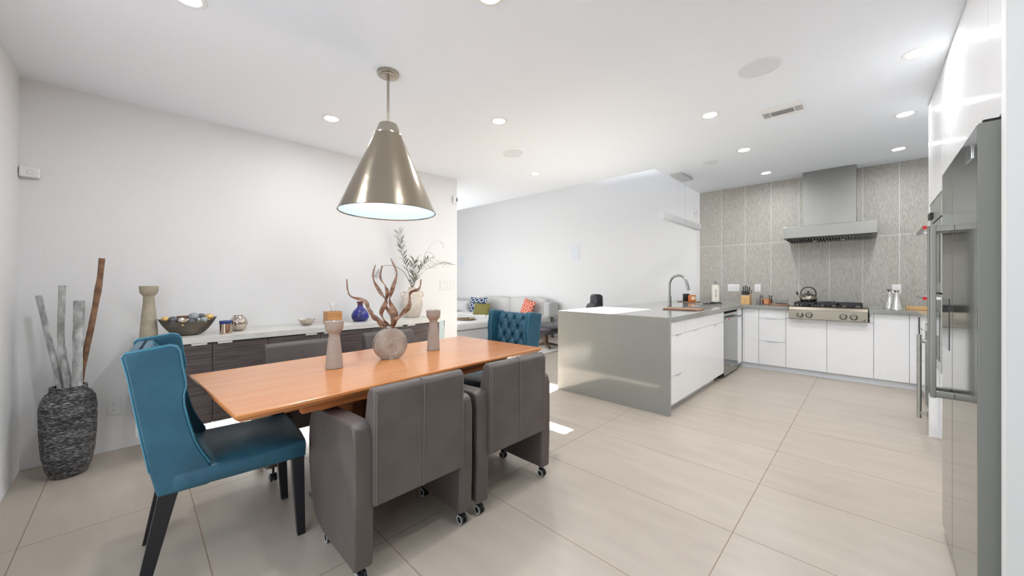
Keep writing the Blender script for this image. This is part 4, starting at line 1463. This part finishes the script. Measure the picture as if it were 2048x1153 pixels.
# right hand base run
RX = 0.412
c = thing('side_cabinet', 'white gloss drawer unit of the right run behind the steel handles', 'cabinet')
MB().box(RX + 0.022, 1.04, 5.20, 6.24, 0.10, 0.871).build('carcass', M_white_edge, c)
for y0, y1 in ((5.20, 5.72), (5.72, 6.228)):
    for z0, z1 in ((0.735, 0.868), (0.40, 0.735), (0.075, 0.40)):
        dd = MB().box(RX, RX + 0.02, y0 + 0.0018, y1 - 0.0018, z0 + 0.0018, z1 - 0.0018, bevel=0.001).build('drawer', M_white_gloss, c)
        MB().box(RX - 0.011, RX, (y0 + y1) / 2 - 0.06, (y0 + y1) / 2 + 0.06, z1 - 0.0065, z1 + 0.0025, bevel=0.0015).build('handle', M_barfix, dd)
MB().box(RX + 0.035, RX + 0.055, 5.2, 6.24, 0.0, 0.099).build('plinth', M_toe, c)

wcooler = thing('wine_cooler', 'steel framed undercounter wine cooler with a tall vertical handle', 'wine cooler')
MB().box(0.43, 1.04, 4.545, 5.18, 0.04, 0.865).build('body', M_black, wcooler)
wd = MB()
wd.box(0.375, 0.428, 4.548, 5.178, 0.075, 0.125)
wd.box(0.375, 0.428, 4.548, 5.178, 0.80, 0.86)
wd.box(0.375, 0.428, 4.548, 4.60, 0.125, 0.80)
wd.box(0.375, 0.428, 5.125, 5.178, 0.125, 0.80)
wdd = wd.build('door', M_steel, wcooler, smooth=False)
MB().box(0.388, 0.40, 4.60, 5.125, 0.125, 0.80).build('glass', M_ovenglass, wdd)
MB().tube([(0.302, 4.60, 0.105), (0.302, 4.60, 0.805)], 0.0145, 16).build('handle', M_steel, wdd)
MB().box(0.302, 0.376, 4.588, 4.612, 0.735, 0.765, bevel=0.003).build('bracket', M_chrome, wdd)
MB().box(0.302, 0.376, 4.588, 4.612, 0.135, 0.165, bevel=0.003).build('bracket', M_chrome, wdd)

# ---------------------------------------------------------------- tall cabinets, ovens, fridge
tc_ = thing('tall_cabinet', 'tall white gloss cabinets above fridge and ovens reflecting the lights', 'cabinet')


def up_box(x0, x1, y0, y1, z0, gap=0.002):
    """box whose top follows the ceiling"""
    return MB().prism([(y0, z0), (y1, z0), (y1, cz(y1) - gap), ((y0 + y1) / 2, cz((y0 + y1) / 2) - gap), (y0, cz(y0) - gap)], 'x', x0, x1)


up_box(0.367, 1.055, 1.962, 4.46, 1.86).build('carcass', M_white_edge, tc_, smooth=False)
for y0, y1 in ((1.962, 2.42), (2.42, 2.86), (2.86, 3.29), (3.29, 3.71), (3.71, 4.115), (4.115, 4.46)):
    up_box(0.347, 0.366, y0 + 0.0015, y1 - 0.0015, 1.86, 0.004).build('door', M_white_gloss, tc_, smooth=False)
up_box(0.347, 1.055, 4.462, 4.50, 0.0).build('end_panel', M_white_gloss, tc_, smooth=False)
pc = thing('pantry_cabinet', 'tall white gloss cabinet between the fridge and the wall ovens', 'cabinet')
MB().box(0.425, 1.055, 2.84, 3.82, 0.10, 1.858).build('carcass', M_white_edge, pc)
for y0, y1 in ((2.84, 3.33), (3.33, 3.82)):
    MB().box(0.403, 0.424, y0 + 0.002, y1 - 0.002, 0.10, 1.856, bevel=0.001).build('door', M_white_gloss, pc)
MB().box(0.42, 0.44, 2.84, 4.46, 0.0, 0.098).build('plinth', M_toe, pc)

ov = thing('wall_oven', 'stainless double wall oven with two bar handles ending in red medallions', 'oven')
MB().box(0.405, 1.05, 3.83, 4.455, 0.30, 1.855).build('body', M_black, ov)
MB().box(0.352, 0.404, 3.832, 4.453, 1.70, 1.855, bevel=0.002).build('control_panel', M_steel, ov)
kp = ov.children[-1]
MB().box(0.336, 0.353, 4.29, 4.42, 1.735, 1.785, bevel=0.006).build('knob', M_blackm, kp)
for z0, z1, zh in ((1.17, 1.69, 1.636), (0.62, 1.16, 1.128)):
    dd = MB().box(0.352, 0.404, 3.832, 4.453, z0, z1, bevel=0.002).build('door', M_steel, ov, 'stainless oven door')
    MB().box(0.3495, 0.353, 3.90, 4.385, z0 + 0.07, z1 - 0.12).build('window', M_ovenglass, dd)
    hh = MB().tube([(0.286, 3.945, zh), (0.286, 4.43, zh)], 0.0135, 16).build('handle', M_steel, dd)
    for yy in (3.975, 4.40):
        MB().box(0.286, 0.354, yy - 0.013, yy + 0.013, zh - 0.009, zh + 0.009, bevel=0.002).build('bracket', M_chrome, dd)
    MB().lathe([(0, 0), (0.0125, 0), (0.0125, 0.003), (0, 0.003)], 24, M=Matrix.Translation((0.286, 3.9445, zh)) @ Matrix.Rotation(PI / 2, 4, 'X')).build('medallion', M_red, dd, 'red round medallion on the handle end')
MB().box(0.403, 0.424, 3.832, 4.453, 0.102, 0.61, bevel=0.001).build('drawer_front', M_white_gloss, ov)

def steel_front(o):
    """polished sheet on the front, plain grey steel on the returns"""
    o.data.materials.append(M_fridge_side)
    for p in o.data.polygons:
        if p.normal.x > -0.8:
            p.material_index = 1
    return o


fr = thing('fridge', 'large polished steel side by side fridge at the right edge', 'fridge')
MB().box(0.328, 1.02, 1.982, 2.815, 0.03, 1.755, bevel=0.003).build('body', M_fridge_side, fr)
dn = steel_front(MB().box(0.262, 0.325, 1.980, 2.497, 0.035, 1.778, bevel=0.004).build('door', M_fridge, fr))
df = steel_front(MB().box(0.262, 0.325, 2.503, 2.815, 0.035, 1.778, bevel=0.004).build('door', M_fridge, fr))
for dd, yy in ((dn, 2.452), (df, 2.548)):
    h = MB().box(0.193, 0.211, yy - 0.011, yy + 0.011, 0.735, 1.495, bevel=0.002).build('handle', M_handle, dd)
    for zz in (0.752, 1.478):
        MB().box(0.193, 0.263, yy - 0.010, yy + 0.010, zz - 0.014, zz + 0.014, bevel=0.003).build('bracket', M_handle, dd)
MB().box(0.2600, 0.2625, 2.585, 2.785, 0.93, 1.165, bevel=0.0008).build('dispenser', M_ovenglass, df, 'dark water dispenser panel')
MB().box(0.2585, 0.2625, 2.062, 2.165, 1.68, 1.728, bevel=0.001).build('badge', M_chrome, dn, 'bright metal badge')
MB().box(0.275, 0.40, 2.00, 2.07, 1.7785, 1.792, bevel=0.003).build('hinge_cover', M_blackm, fr)
MB().box(0.30, 1.02, 1.99, 2.81, 0.0, 0.029).build('plinth', M_black, fr)

# ---------------------------------------------------------------- cooktop and hood
ck = thing('gas_cooktop', 'stainless gas cooktop with four knobs and black grates', 'cooktop', (-0.393, 6.40, 0))
MB().prism([(-0.25, 0.762), (-0.25, 0.885), (-0.238, 0.918), (-0.22, 0.924), (0.315, 0.924), (0.315, 0.905), (-0.145, 0.905), (-0.145, 0.762)], 'x', -0.384, 0.384, bevel=0.002).build('body', M_steel_warm, ck, smooth=False)
MB().box(-0.384, 0.384, -0.2515, -0.2490, 0.880, 0.883).build('front_groove', M_hookdark, ck)
for kx in (-0.263, -0.169, 0.164, 0.260):
    kb = MB().lathe([(0.030, 0), (0.030, 0.006), (0.024, 0.008), (0.0225, 0.034), (0.019, 0.037), (0, 0.037), (0, 0)], 28, M=Matrix.Translation((kx, -0.250, 0.815)) @ Matrix.Rotation(PI / 2, 4, 'X')).build('knob', M_steel_warm, ck)
    MB().lathe([(0.0375, 0), (0.0375, 0.003), (0.0310, 0.004), (0.031, 0), (0.0375, 0)], 28, M=Matrix.Translation((kx, -0.2505, 0.815)) @ Matrix.Rotation(PI / 2, 4, 'X')).build('bezel', M_hookdark, kb)
    MB().box(kx - 0.003, kx + 0.003, -0.290, -0.286, 0.812, 0.836).build('pointer', M_hookdark, kb)
MB().prism([(0.340, 0.777), (0.362, 0.777), (0.362, 0.797)], 'y', -0.2516, -0.2500).build('emblem', M_hookdark, ck, 'small dark triangular emblem')
for gx0, gx1 in ((-0.335, -0.115), (-0.105, 0.105), (0.115, 0.335)):
    g = MB()
    for xx in (gx0, gx1 - 0.014):
        g.box(xx, xx + 0.014, -0.15, 0.28, 0.952, 0.978, bevel=0.003)
    for yy in (-0.15, 0.06, 0.266):
        g.box(gx0, gx1, yy, yy + 0.014, 0.952, 0.978, bevel=0.003)
    n = 4
    for k in range(1, n):
        xx = gx0 + (gx1 - gx0) * k / n
        g.box(xx - 0.005, xx + 0.005, -0.145, 0.275, 0.966, 0.982, bevel=0.002)
    for xx in (gx0 + 0.001, gx1 - 0.019):
        for yy in (-0.149, 0.262):
            g.box(xx, xx + 0.018, yy, yy + 0.018, 0.9245, 0.955, bevel=0.002)
    g.build('grate', M_cast, ck)
for bx in (-0.225, 0.0, 0.225):
    for by in ((-0.04, 0.17) if bx else (0.06,)):
        MB().lathe([(0, 0.9242), (0.040, 0.9242), (0.042, 0.934), (0.034, 0.944), (0.0, 0.946)], 28, c=(bx, by, 0)).build('burner', M_cast, ck)

hd = thing('range_hood', 'stainless steel chimney hood on the tiled wall', 'hood', (-0.387, 6.80, 0))
HX = 0.46
MB().prism([(-0.55, 1.850), (-0.55, 2.000), (-0.547, 2.003), (-0.026, 2.003), (-0.026, 1.838), (-0.49, 1.838), (-0.53, 1.842)], 'x', -HX, HX, bevel=0.0015).build('canopy', M_steel_hood, hd, smooth=False)
cyt = cz(6.45) - 0.003
MB().prism([(-0.35, 2.0035), (-0.026, 2.0035), (-0.026, cz(6.774) - 0.003), (-0.35, cyt)], 'x', -0.27, 0.27).build('chimney', M_steel_hood, hd, smooth=False)
MB().prism([(-0.3515, 2.58), (-0.35, 2.58), (-0.35, cyt), (-0.3515, cyt)], 'x', -0.271, 0.271).build('chimney_sleeve', M_steel_hood, hd, smooth=False)
mb = MB()
for k in range(28):
    x = -HX + 0.035 + k * (2 * HX - 0.07) / 28
    mb.box(x, x + 0.012, -0.52, -0.06, 1.812, 1.8375)
mb.build('baffle_filter', M_hookdark, hd)
for xx in (-0.14, 0.14):
    MB().lathe([(0, 1.806), (0.022, 1.806), (0.026, 1.812), (0.0, 1.812)], 20, c=(xx, -0.30, 0)).build('hood_lamp', M_chrome, hd)

# kettle
kt = thing('kettle', 'stainless whistling kettle with black arched handle on the cooktop', 'kettle', (-0.608, 6.56, 0.982))
MB().lathe([(0, 0), (0.082, 0), (0.094, 0.012), (0.097, 0.035), (0.090, 0.062), (0.072, 0.088), (0.045, 0.104), (0.036, 0.107), (0.0, 0.107)], 48).build('kettle_body', M_steel_warm, kt, ang=60)
MB().lathe([(0.036, 0.107), (0.034, 0.112), (0.012, 0.118), (0.0, 0.118)], 32).build('lid', M_steel_warm, kt)
MB().sphere((0, 0, 0.129), (0.013, 0.013, 0.012)).build('lid_knob', M_blackm, kt)
MB().tube([(-0.070, 0, 0.058), (-0.098, 0, 0.078), (-0.118, 0, 0.098)], [0.019, 0.014, 0.011], 14).build('spout', M_steel_warm, kt)
MB().tube([(-0.112, 0, 0.094), (-0.126, 0, 0.108), (-0.122, 0, 0.126), (-0.112, 0, 0.132)], [0.013, 0.013, 0.007, 0.005], 12).build('whistle', M_blackm, kt)
hp = [(-0.083, 0, 0.075)] + [(0.082 * math.cos(a), 0, 0.115 + 0.082 * math.sin(a)) for a in [PI - k * PI / 14 for k in range(15)]] + [(0.083, 0, 0.075)]
MB().tube(hp, [0.005] + [0.0065] * 15 + [0.005], 10).build('handle', M_blackm, kt)

# ---------------------------------------------------------------- tap
tp = thing('kitchen_tap', 'brushed steel pull down gooseneck tap on the peninsula', 'tap', (-1.94, 5.06, ZT + 0.0005))
MB().lathe([(0, 0), (0.030, 0), (0.030, 0.004), (0.0245, 0.007), (0.0245, 0.135), (0.020, 0.150), (0, 0.150)], 32).build('tap_body', M_tap, tp)
pts = [(0, 0, 0.14), (0, 0, 0.22), (0, 0, 0.295)] + [(0.115 - 0.115 * math.cos(a), 0, 0.295 + 0.125 * math.sin(a)) for a in [k * PI / 14 for k in range(1, 12)]]
MB().tube(pts, 0.0145, 16).build('spout', M_tap, tp)
e = pts[-1]
MB().tube([e, (e[0] + 0.016, 0, e[2] - 0.045), (e[0] + 0.034, 0, e[2] - 0.115), (e[0] + 0.041, 0, e[2] - 0.150)], [0.0148, 0.0165, 0.0185, 0.0165], 18).build('spray_head', M_tap, tp)
MB().tube([(0.0, 0, 0.072), (0.020, -0.038, 0.072)], 0.0125, 14).build('lever_hub', M_tap, tp)
MB().tube([(0.012, -0.030, 0.075), (0.014, -0.030, 0.15), (0.012, -0.030, 0.175)], [0.006, 0.0045, 0.0045], 10).build('lever', M_tap, tp)

# board over the sink and things beside it
o = MB().box(-0.20, 0.20, -0.14, 0.14, 0, 0.016, bevel=0.004).build('cutting_board', M_walnutboard)
o.location = (-1.61, 4.64, ZT + 0.0005)
o.rotation_euler = (0, 0, R(4))
tag(o, 'brown wooden cutting board lying over the sink in front of the tap', 'cutting board')
o = MB().box(-0.16, 0.16, -0.10, 0.10, 0, 0.012, bevel=0.004).build('cutting_board', M_walnutboard)
o.location = (-2.18, 6.52, ZT + 0.0005)
tag(o, 'wooden board under the two candle jars at the counter corner', 'cutting board')
t = thing('candle_jar', 'dark candle jar on the wooden board beside the orange jar', 'candle', (-2.225, 6.53, ZT + 0.013), group='candle jars on the board')
MB().lathe([(0, 0), (0.052, 0), (0.054, 0.004), (0.054, 0.125), (0.051, 0.125), (0.051, 0.075), (0, 0.075)], 36).build('jar', M_darkglass, t)
MB().lathe([(0, 0.0755), (0.0505, 0.0755), (0.0505, 0.0765), (0, 0.0765)], 36).build('wax', M_wax, t)
t = thing('candle_jar', 'orange glass candle jar with paper label beside the dark jar', 'candle', (-2.115, 6.47, ZT + 0.013), group='candle jars on the board')
MB().lathe([(0, 0), (0.052, 0), (0.058, 0.006), (0.060, 0.02), (0.060, 0.105), (0.056, 0.106), (0.056, 0.07), (0, 0.07)], 36).build('jar', M_orangeglass, t)
MB().lathe([(0, 0.0705), (0.0555, 0.0705), (0.0555, 0.0715), (0, 0.0715)], 36).build('wax', M_wax, t)
mb = MB()
mb.grid(lambda u, v: (0.0610 * math.cos(-1.35 + u * 1.1), 0.0610 * math.sin(-1.35 + u * 1.1), 0.03 + v * 0.055), 12, 2, thick=(0.0003, -0.0003, 0))
mb.build('paper_label', M_labelp, t)

# steel rack of utensils left of the corner
t = thing('dish_tray', 'flat wire drying rack with utensils on the peninsula behind the sink', 'drying rack', (-1.66, 5.78, ZT + 0.0005))
mb = MB()
mb.tube([(-0.14, -0.13, 0.012), (0.14, -0.13, 0.012), (0.14, 0.13, 0.012), (-0.14, 0.13, 0.012)], 0.004, 8, cyclic=True)
for k in range(9):
    y = -0.11 + k * 0.0275
    mb.tube([(-0.14, y, 0.012), (0.14, y, 0.012)], 0.002, 6)
for sx in (-1, 1):
    for sy in (-1, 1):
        mb.tube([(sx * 0.13, sy * 0.125, 0.0), (sx * 0.13, sy * 0.125, 0.012)], 0.004, 6)
mb.build('wire_rack', M_steel, t)
o = thing('spatula', 'dark handled spatula lying on the drying rack', 'utensil', (-1.62, 5.74, ZT + 0.0176), R(35))
MB().tube([(-0.10, 0, 0.004), (0.06, 0, 0.006)], 0.006, 8).build('handle', M_blackm, o)
MB().box(0.06, 0.14, -0.028, 0.028, 0.003, 0.006, bevel=0.001).build('blade', M_steel, o)
o = MB().lathe([(0, 0), (0.035, 0), (0.055, 0.012), (0.058, 0.022), (0.054, 0.022), (0.033, 0.004), (0, 0.004)], 32).build('small_dish', M_chrome)
o.location = (-1.72, 5.83, ZT + 0.0156)
tag(o, 'small shiny dish on the drying rack', 'dish')

# paper towel holder
t = thing('paper_towel_holder', 'upright white paper towel roll on a dark stand in the corner', 'paper towel holder', (-1.765, 6.50, ZT + 0.0005))
MB().lathe([(0, 0), (0.085, 0), (0.088, 0.004), (0.084, 0.014), (0.0, 0.018)], 40).build('base', M_blackm, t)
MB().lathe([(0.018, 0.020), (0.055, 0.020), (0.055, 0.292), (0.018, 0.292), (0.018, 0.020)], 40).build('roll', M_paper, t)
MB().tube([(0, 0, 0.015), (0, 0, 0.31)] + [(0.014 * math.sin(a), 0, 0.330 - 0.014 * math.cos(a)) for a in [k * 2 * PI / 12 for k in range(0, 12)]], 0.003, 8).build('post', M_blackm, t)
hold = MB()
hold.tube([(0.02, -0.075, 0.008), (0.02, -0.063, 0.08), (0.02, -0.059, 0.23)], 0.003, 8)
hold.box(0.008, 0.032, -0.0625, -0.0575, 0.10, 0.215, bevel=0.004)
hold.build('tension_arm', M_steel, t)

# switch plates on the tiles
for x0, x1, n, lab in ((-1.655, -1.490, 3, 'wide white three gang switch plate on the tiles left of the knife block'),
                       (-1.283, -1.205, 1, 'small white outlet plate on the tiles right of the knife block'),
                       (0.212, 0.292, 1, 'white outlet plate on the tiles behind the oil cans')):
    zc_ = 1.160
    cx_ = (x0 + x1) / 2
    t = thing('wall_plate', lab, 'switch plate', (cx_, 6.7745, zc_), group='white plates on the tiled wall')
    MB().box(x0 - cx_, x1 - cx_, -0.006, 0, -0.058, 0.058, bevel=0.002).build('plate', M_white_matte, t)
    for k in range(n):
        kx = (k - (n - 1) / 2) * 0.046
        MB().box(kx - 0.015, kx + 0.015, -0.010, -0.005, -0.034, 0.034, bevel=0.002).build('rocker', M_plate, t)

# knife block
KB = (-1.352, 6.55, ZT + 0.0005)
t = thing('knife_block', 'pale wood knife block full of black handled knives', 'knife block', KB)
MB().prism([(-0.075, 0.0), (0.075, 0.0), (0.075, 0.155), (-0.02, 0.155), (-0.075, 0.10)], 'x', -0.056, 0.056, bevel=0.003).build('block', M_pine, t, smooth=False)
MB().box(-0.016, 0.016, -0.0765, -0.0748, 0.030, 0.044).build('logo_plate', M_walnutboard, t)


def knife(x, y, z, h, lab, tilt=0.0, dark=M_blackm):
    k = thing('knife', lab, 'knife', (KB[0] + x, KB[1] + y, KB[2] + z), group='knives in the wooden block')
    k.rotation_euler = (R(-12), tilt, 0)
    MB().prism([(-0.010, 0.004), (0.010, 0.004), (0.012, h * 0.3), (0.009, h * 0.55), (0.013, h * 0.9), (0.008, h), (-0.010, h), (-0.012, h * 0.8), (-0.009, h * 0.4)], 'x', -0.006, 0.006, bevel=0.002).build('handle', dark, k)
    MB().box(-0.006, 0.006, -0.009, 0.009, -0.006, 0.004, bevel=0.001).build('bolster', M_steel, k)


for k in range(6):
    knife(-0.044 + k * 0.0176, -0.048, 0.134, 0.062, 'short steak knife in the front row of the block, %s from the left' % ['first', 'second', 'third', 'fourth', 'fifth', 'sixth'][k])
knife(-0.036, 0.0, 0.162, 0.105, 'tall knife at the upper left of the block', -0.05)
knife(-0.014, 0.01, 0.162, 0.125, 'tallest knife of the block, second from the left at the back', 0.0)
knife(0.012, 0.005, 0.162, 0.105, 'tall knife right of the tallest one in the block', 0.02)
knife(0.034, 0.0, 0.162, 0.100, 'tall knife at the upper right of the block', 0.06)
s = thing('scissors', 'black handled scissors at the right side of the knife block', 'scissors', (KB[0] + 0.048, KB[1] - 0.022, KB[2] + 0.162), group='knives in the wooden block')
MB().tube([(0.012 + 0.017 * math.cos(a), 0, 0.028 + 0.024 * math.sin(a)) for a in [k * 2 * PI / 16 for k in range(16)]], 0.0042, 8, cyclic=True).build('handle', M_blackm, s)
MB().box(-0.006, 0.004, -0.002, 0.002, -0.008, 0.010).build('blade', M_steel, s)

# copper pot among dark posts
t = thing('copper_pot', 'round copper pot held in a rack of four dark posts', 'pot', (-1.105, 6.56, ZT + 0.0005))
MB().lathe([(0, 0.004), (0.046, 0.004), (0.055, 0.012), (0.058, 0.075), (0.0605, 0.078), (0.055, 0.079), (0.053, 0.015), (0, 0.010)], 40, c=(0.022, 0, 0)).build('pot_body', M_copper, t)
for px_, py_ in ((-0.066, 0.0), (-0.030, -0.055), (0.040, 0.062), (0.078, -0.03)):
    MB().tube([(px_, py_, 0.0), (px_, py_, 0.02), (px_, py_, 0.075), (px_, py_, 0.135)], [0.006, 0.007, 0.005, 0.009], 10).build('post', M_darkhandle, t)
MB().lathe([(0.075, 0.078), (0.079, 0.078), (0.079, 0.083), (0.075, 0.083), (0.075, 0.078)], 40, c=(0.008, 0, 0)).build('ring', M_copper, t)
o = MB().lathe([(0, 0), (0.026, 0), (0.027, 0.003), (0.026, 0.085), (0.023, 0.09), (0, 0.09)], 28).build('pepper_canister', M_vent)
o.location = (-1.212, 6.64, ZT + 0.0005)
tag(o, 'small grey canister behind the left post of the copper pot', 'canister')

# round wooden tray with glass dish
t = thing('round_board', 'round reddish wooden board with clear glass dish left of the cooktop', 'board', (-0.93, 6.53, ZT + 0.0005))
MB().lathe([(0, 0), (0.112, 0), (0.116, 0.004), (0.116, 0.018), (0.112, 0.022), (0, 0.022)], 48).build('board', M_walnutboard, t)
MB().lathe([(0, 0.0225), (0.085, 0.0225), (0.095, 0.03), (0.096, 0.075), (0.093, 0.075), (0.091, 0.032), (0, 0.026)], 48).build('glass_dish', M_clear, t)

# oil cans
def oilcan(loc, rz, h, lab):
    t = thing('oil_can', lab, 'oil can', loc, rz, group='conical steel oil cans')
    k = h / 0.24
    MB().lathe([(0, 0), (0.057, 0), (0.059, 0.004), (0.056, 0.014), (0.018, 0.196 * k), (0.015, 0.205 * k), (0.017, 0.215 * k), (0.030, h), (0.027, h), (0.013, 0.214 * k), (0.0, 0.20 * k)], 8 if False else 32).build('can_body', M_chrome, t)
    MB().tube(smooth_path([(-0.022, 0, 0.170 * k), (-0.050, 0, 0.178 * k), (-0.078, 0, 0.145 * k), (-0.074, 0, 0.095 * k), (-0.046, 0, 0.060 * k)], 5), 0.0042, 8).build('handle', M_steel, t)


oilcan((0.238, 6.38, ZT + 0.0005), R(160 - 180), 0.235, 'conical steel oil can standing in front, nearer the wooden block')
oilcan((0.185, 6.56, ZT + 0.0005), 0, 0.245, 'conical steel oil can standing behind on the left, with its handle showing')
o = MB().prism([(-0.15, -0.055), (0.12, -0.06), (0.12, 0.06), (-0.15, 0.055)], 'z', 0, 0.042, bevel=0.005).build('wooden_board', M_pine)
o.location = (0.47, 6.55, ZT + 0.0005)
tag(o, 'thick pale wooden block lying right of the oil cans', 'board')

# ---------------------------------------------------------------- living area
rg = MB().box(-8.9, -4.05, 3.7, 5.62, 0.0, 0.010, bevel=0.003).build('rug', M_rug)
rg['label'] = 'pale rug under the footstool in the living area'
tag(rg, rg['label'], 'rug')

sf = thing('sofa', 'light grey L shaped fabric sofa against the far white wall', 'sofa', (-7.0, 6.1, 0))
# main run along the far wall
MB().box(-1.9, 1.80, -0.42, 0.55, 0.295, 0.345, bevel=0.01).build('seat_frame', M_sofa, sf)
MB().cushion(-0.60, 0.62, -0.42, 0.42, 0.345, 0.50, puff=0.02, edge=0.22).build('seat_cushion', M_sofa2, sf)
MB().cushion(0.63, 1.88, -0.42, 0.42, 0.345, 0.50, puff=0.02, edge=0.22).build('seat_cushion', M_sofa2, sf)
MB().cushion(-0.58, 0.62, 0.33, 0.58, 0.47, 0.865, puff=0.03, edge=0.3).build('back_cushion', M_sofa2, sf)
MB().cushion(0.64, 1.76, 0.33, 0.58, 0.47, 0.88, puff=0.03, edge=0.3).build('back_cushion', M_sofa2, sf)
MB().box(-1.9, 1.90, 0.52, 0.64, 0.40, 0.79, bevel=0.03, seg=3).build('sofa_back', M_sofa, sf)
MB().cushion(1.765, 1.94, 0.28, 0.62, 0.47, 0.80, puff=0.01, edge=0.2).build('armrest', M_sofa, sf)
for xx, yy in ((1.86, -0.38), (1.86, 0.5), (0.6, -0.38)):
    MB().box(xx - 0.02, xx + 0.02, yy - 0.02, yy + 0.02, 0, 0.295).build('leg', M_metal_d, sf)
MB().box(0.6, 1.90, -0.415, -0.385, 0.262, 0.295).build('rail', M_metal_d, sf, 'dark metal front rail')
# chaise on the left
MB().box(-1.9, 1.30, -1.80, -0.42, 0.05, 0.30, bevel=0.015).build('chaise_base', M_sofa, sf)
MB().cushion(-1.9, 1.33, -1.83, -0.40, 0.30, 0.455, puff=0.012, edge=0.3).build('seat_cushion', M_sofa2, sf)
MB().cushion(-2.15, -1.86, -1.4, 0.5, 0.45, 0.80, puff=0.02, edge=0.3).build('back_cushion', M_sofa2, sf)
MB().box(-2.18, -1.98, -1.8, 0.64, 0.05, 0.72, bevel=0.03, seg=3).build('armrest', M_sofa, sf)


def pillow(name, label, loc, w, h, d, rot, m, piping=None):
    t = bmesh.new()
    n = 14
    fr_, bk_ = [], []
    for side, lst in ((1, fr_), (-1, bk_)):
        for i in range(n + 1):
            row = []
            for j in range(n + 1):
                u, v = i / n * 2 - 1, j / n * 2 - 1
                k = (1 - abs(u) ** 2.6) * (1 - abs(v) ** 2.6)
                pin = 1 - 0.09 * (1 - u * u) * abs(v) - 0.0
                pin2 = 1 - 0.09 * (1 - v * v) * abs(u)
                row.append(t.verts.new((u * w / 2 * pin2, side * d / 2 * max(0, k) ** 0.6, v * h / 2 * pin)))
            lst.append(row)
    for lst, flip in ((fr_, False), (bk_, True)):
        for i in range(n):
            for j in range(n):
                f = (lst[i][j], lst[i + 1][j], lst[i + 1][j + 1], lst[i][j + 1])
                t.faces.new(f[::-1] if flip else f)
    bmesh.ops.remove_doubles(t, verts=t.verts[:], dist=1e-5)
    bmesh.ops.recalc_face_normals(t, faces=t.faces[:])
    o = MB()._add(t).build(name, m, ang=80)
    o.location = loc
    o.rotation_euler = rot
    tag(o, label, 'cushion', 'cushions on the sofa')
    return o


pillow('sofa_cushion', 'navy and white ring patterned cushion behind the olive one', (-7.02, 5.98, 0.655), 0.56, 0.46, 0.16, (R(-16), 0, R(8)), M_navypat)
pillow('sofa_cushion', 'plain olive green cushion in front of the navy patterned one', (-6.62, 5.76, 0.595), 0.54, 0.34, 0.15, (R(-18), 0, R(6)), M_olive)
pillow('sofa_cushion', 'orange and white scroll patterned cushion on the right sofa seat', (-5.56, 6.22, 0.66), 0.40, 0.42, 0.15, (R(-14), R(14), R(-10)), M_orangepat)
pillow('sofa_cushion', 'plain light grey cushion at the left end of the sofa', (-7.75, 6.0, 0.62), 0.58, 0.34, 0.18, (R(-12), 0, R(12)), M_sofa)

t = thing('serving_tray', 'round woven gold tray on the sofa seat', 'tray', (-6.10, 4.85, 0.4725))
MB().lathe([(0, 0), (0.20, 0), (0.225, 0.018), (0.22, 0.022), (0.195, 0.008), (0, 0.008)], 40).build('tray_body', M_tray, t)
o = MB().box(-0.09, 0.09, -0.06, 0.06, 0, 0.018, bevel=0.003).build('book', M_walnut)
o.location = (-6.14, 4.86, 0.481)
o.rotation_euler = (0, 0, R(25))
tag(o, 'small dark book lying on the round woven tray', 'book')

ot = thing('footstool', 'dark grey leather footstool on a wooden star base behind the table', 'footstool', (-4.42, 5.46, 0.0101))
MB().cushion(-0.30, 0.30, -0.24, 0.24, 0.30, 0.425, puff=0.03, edge=0.4).build('footstool_cushion', M_otto, ot)
MB().box(-0.20, 0.20, -0.16, 0.16, 0.265, 0.31, bevel=0.01).build('cushion_frame', M_otto, ot)
MB().tube([(0, 0, 0.06), (0, 0, 0.27)], [0.06, 0.045], 16).build('column', M_walnut, ot)
for k in range(4):
    a = R(45 + 90 * k + 12)
    MB().tube([(0.02 * math.cos(a), 0.02 * math.sin(a), 0.075), (0.15 * math.cos(a), 0.15 * math.sin(a), 0.055), (0.26 * math.cos(a), 0.26 * math.sin(a), 0.026)], [0.035, 0.028, 0.022], 12, flat=(0.8, 1.2)).build('foot', M_walnut, ot)

lc = thing('lounge_chair', 'black leather lounge chair whose headrest shows above the peninsula', 'armchair', (-3.50, 5.72, 0.0), R(140))
MB().cushion(-0.155, 0.155, -0.10, 0.05, 0.70, 1.03, puff=0.01, edge=0.30).build('headrest', M_darkleather, lc)
MB().cushion(-0.26, 0.26, -0.06, 0.10, 0.38, 0.86, puff=0.03, edge=0.4).build('backrest', M_darkleather, lc)
MB().cushion(-0.28, 0.28, 0.04, 0.60, 0.34, 0.48, puff=0.03, edge=0.4).build('seat', M_darkleather, lc)
for s in (-1, 1):
    MB().cushion(s * 0.34 - 0.05, s * 0.34 + 0.05, 0.02, 0.50, 0.52, 0.60, puff=0.01, edge=0.4).build('armrest', M_darkleather, lc)
    MB().tube([(s * 0.34, 0.1, 0.54), (s * 0.34, 0.25, 0.28), (s * 0.10, 0.28, 0.20)], 0.022, 10).build('arm_support', M_walnut, lc)
MB().tube([(0, 0.28, 0.04), (0, 0.28, 0.36)], 0.045, 16).build('column', M_walnut, lc)
for k in range(4):
    a = R(45 + 90 * k)
    MB().tube([(0, 0.28, 0.06), (0.32 * math.cos(a), 0.28 + 0.32 * math.sin(a), 0.022)], [0.035, 0.022], 10).build('foot', M_walnut, lc)
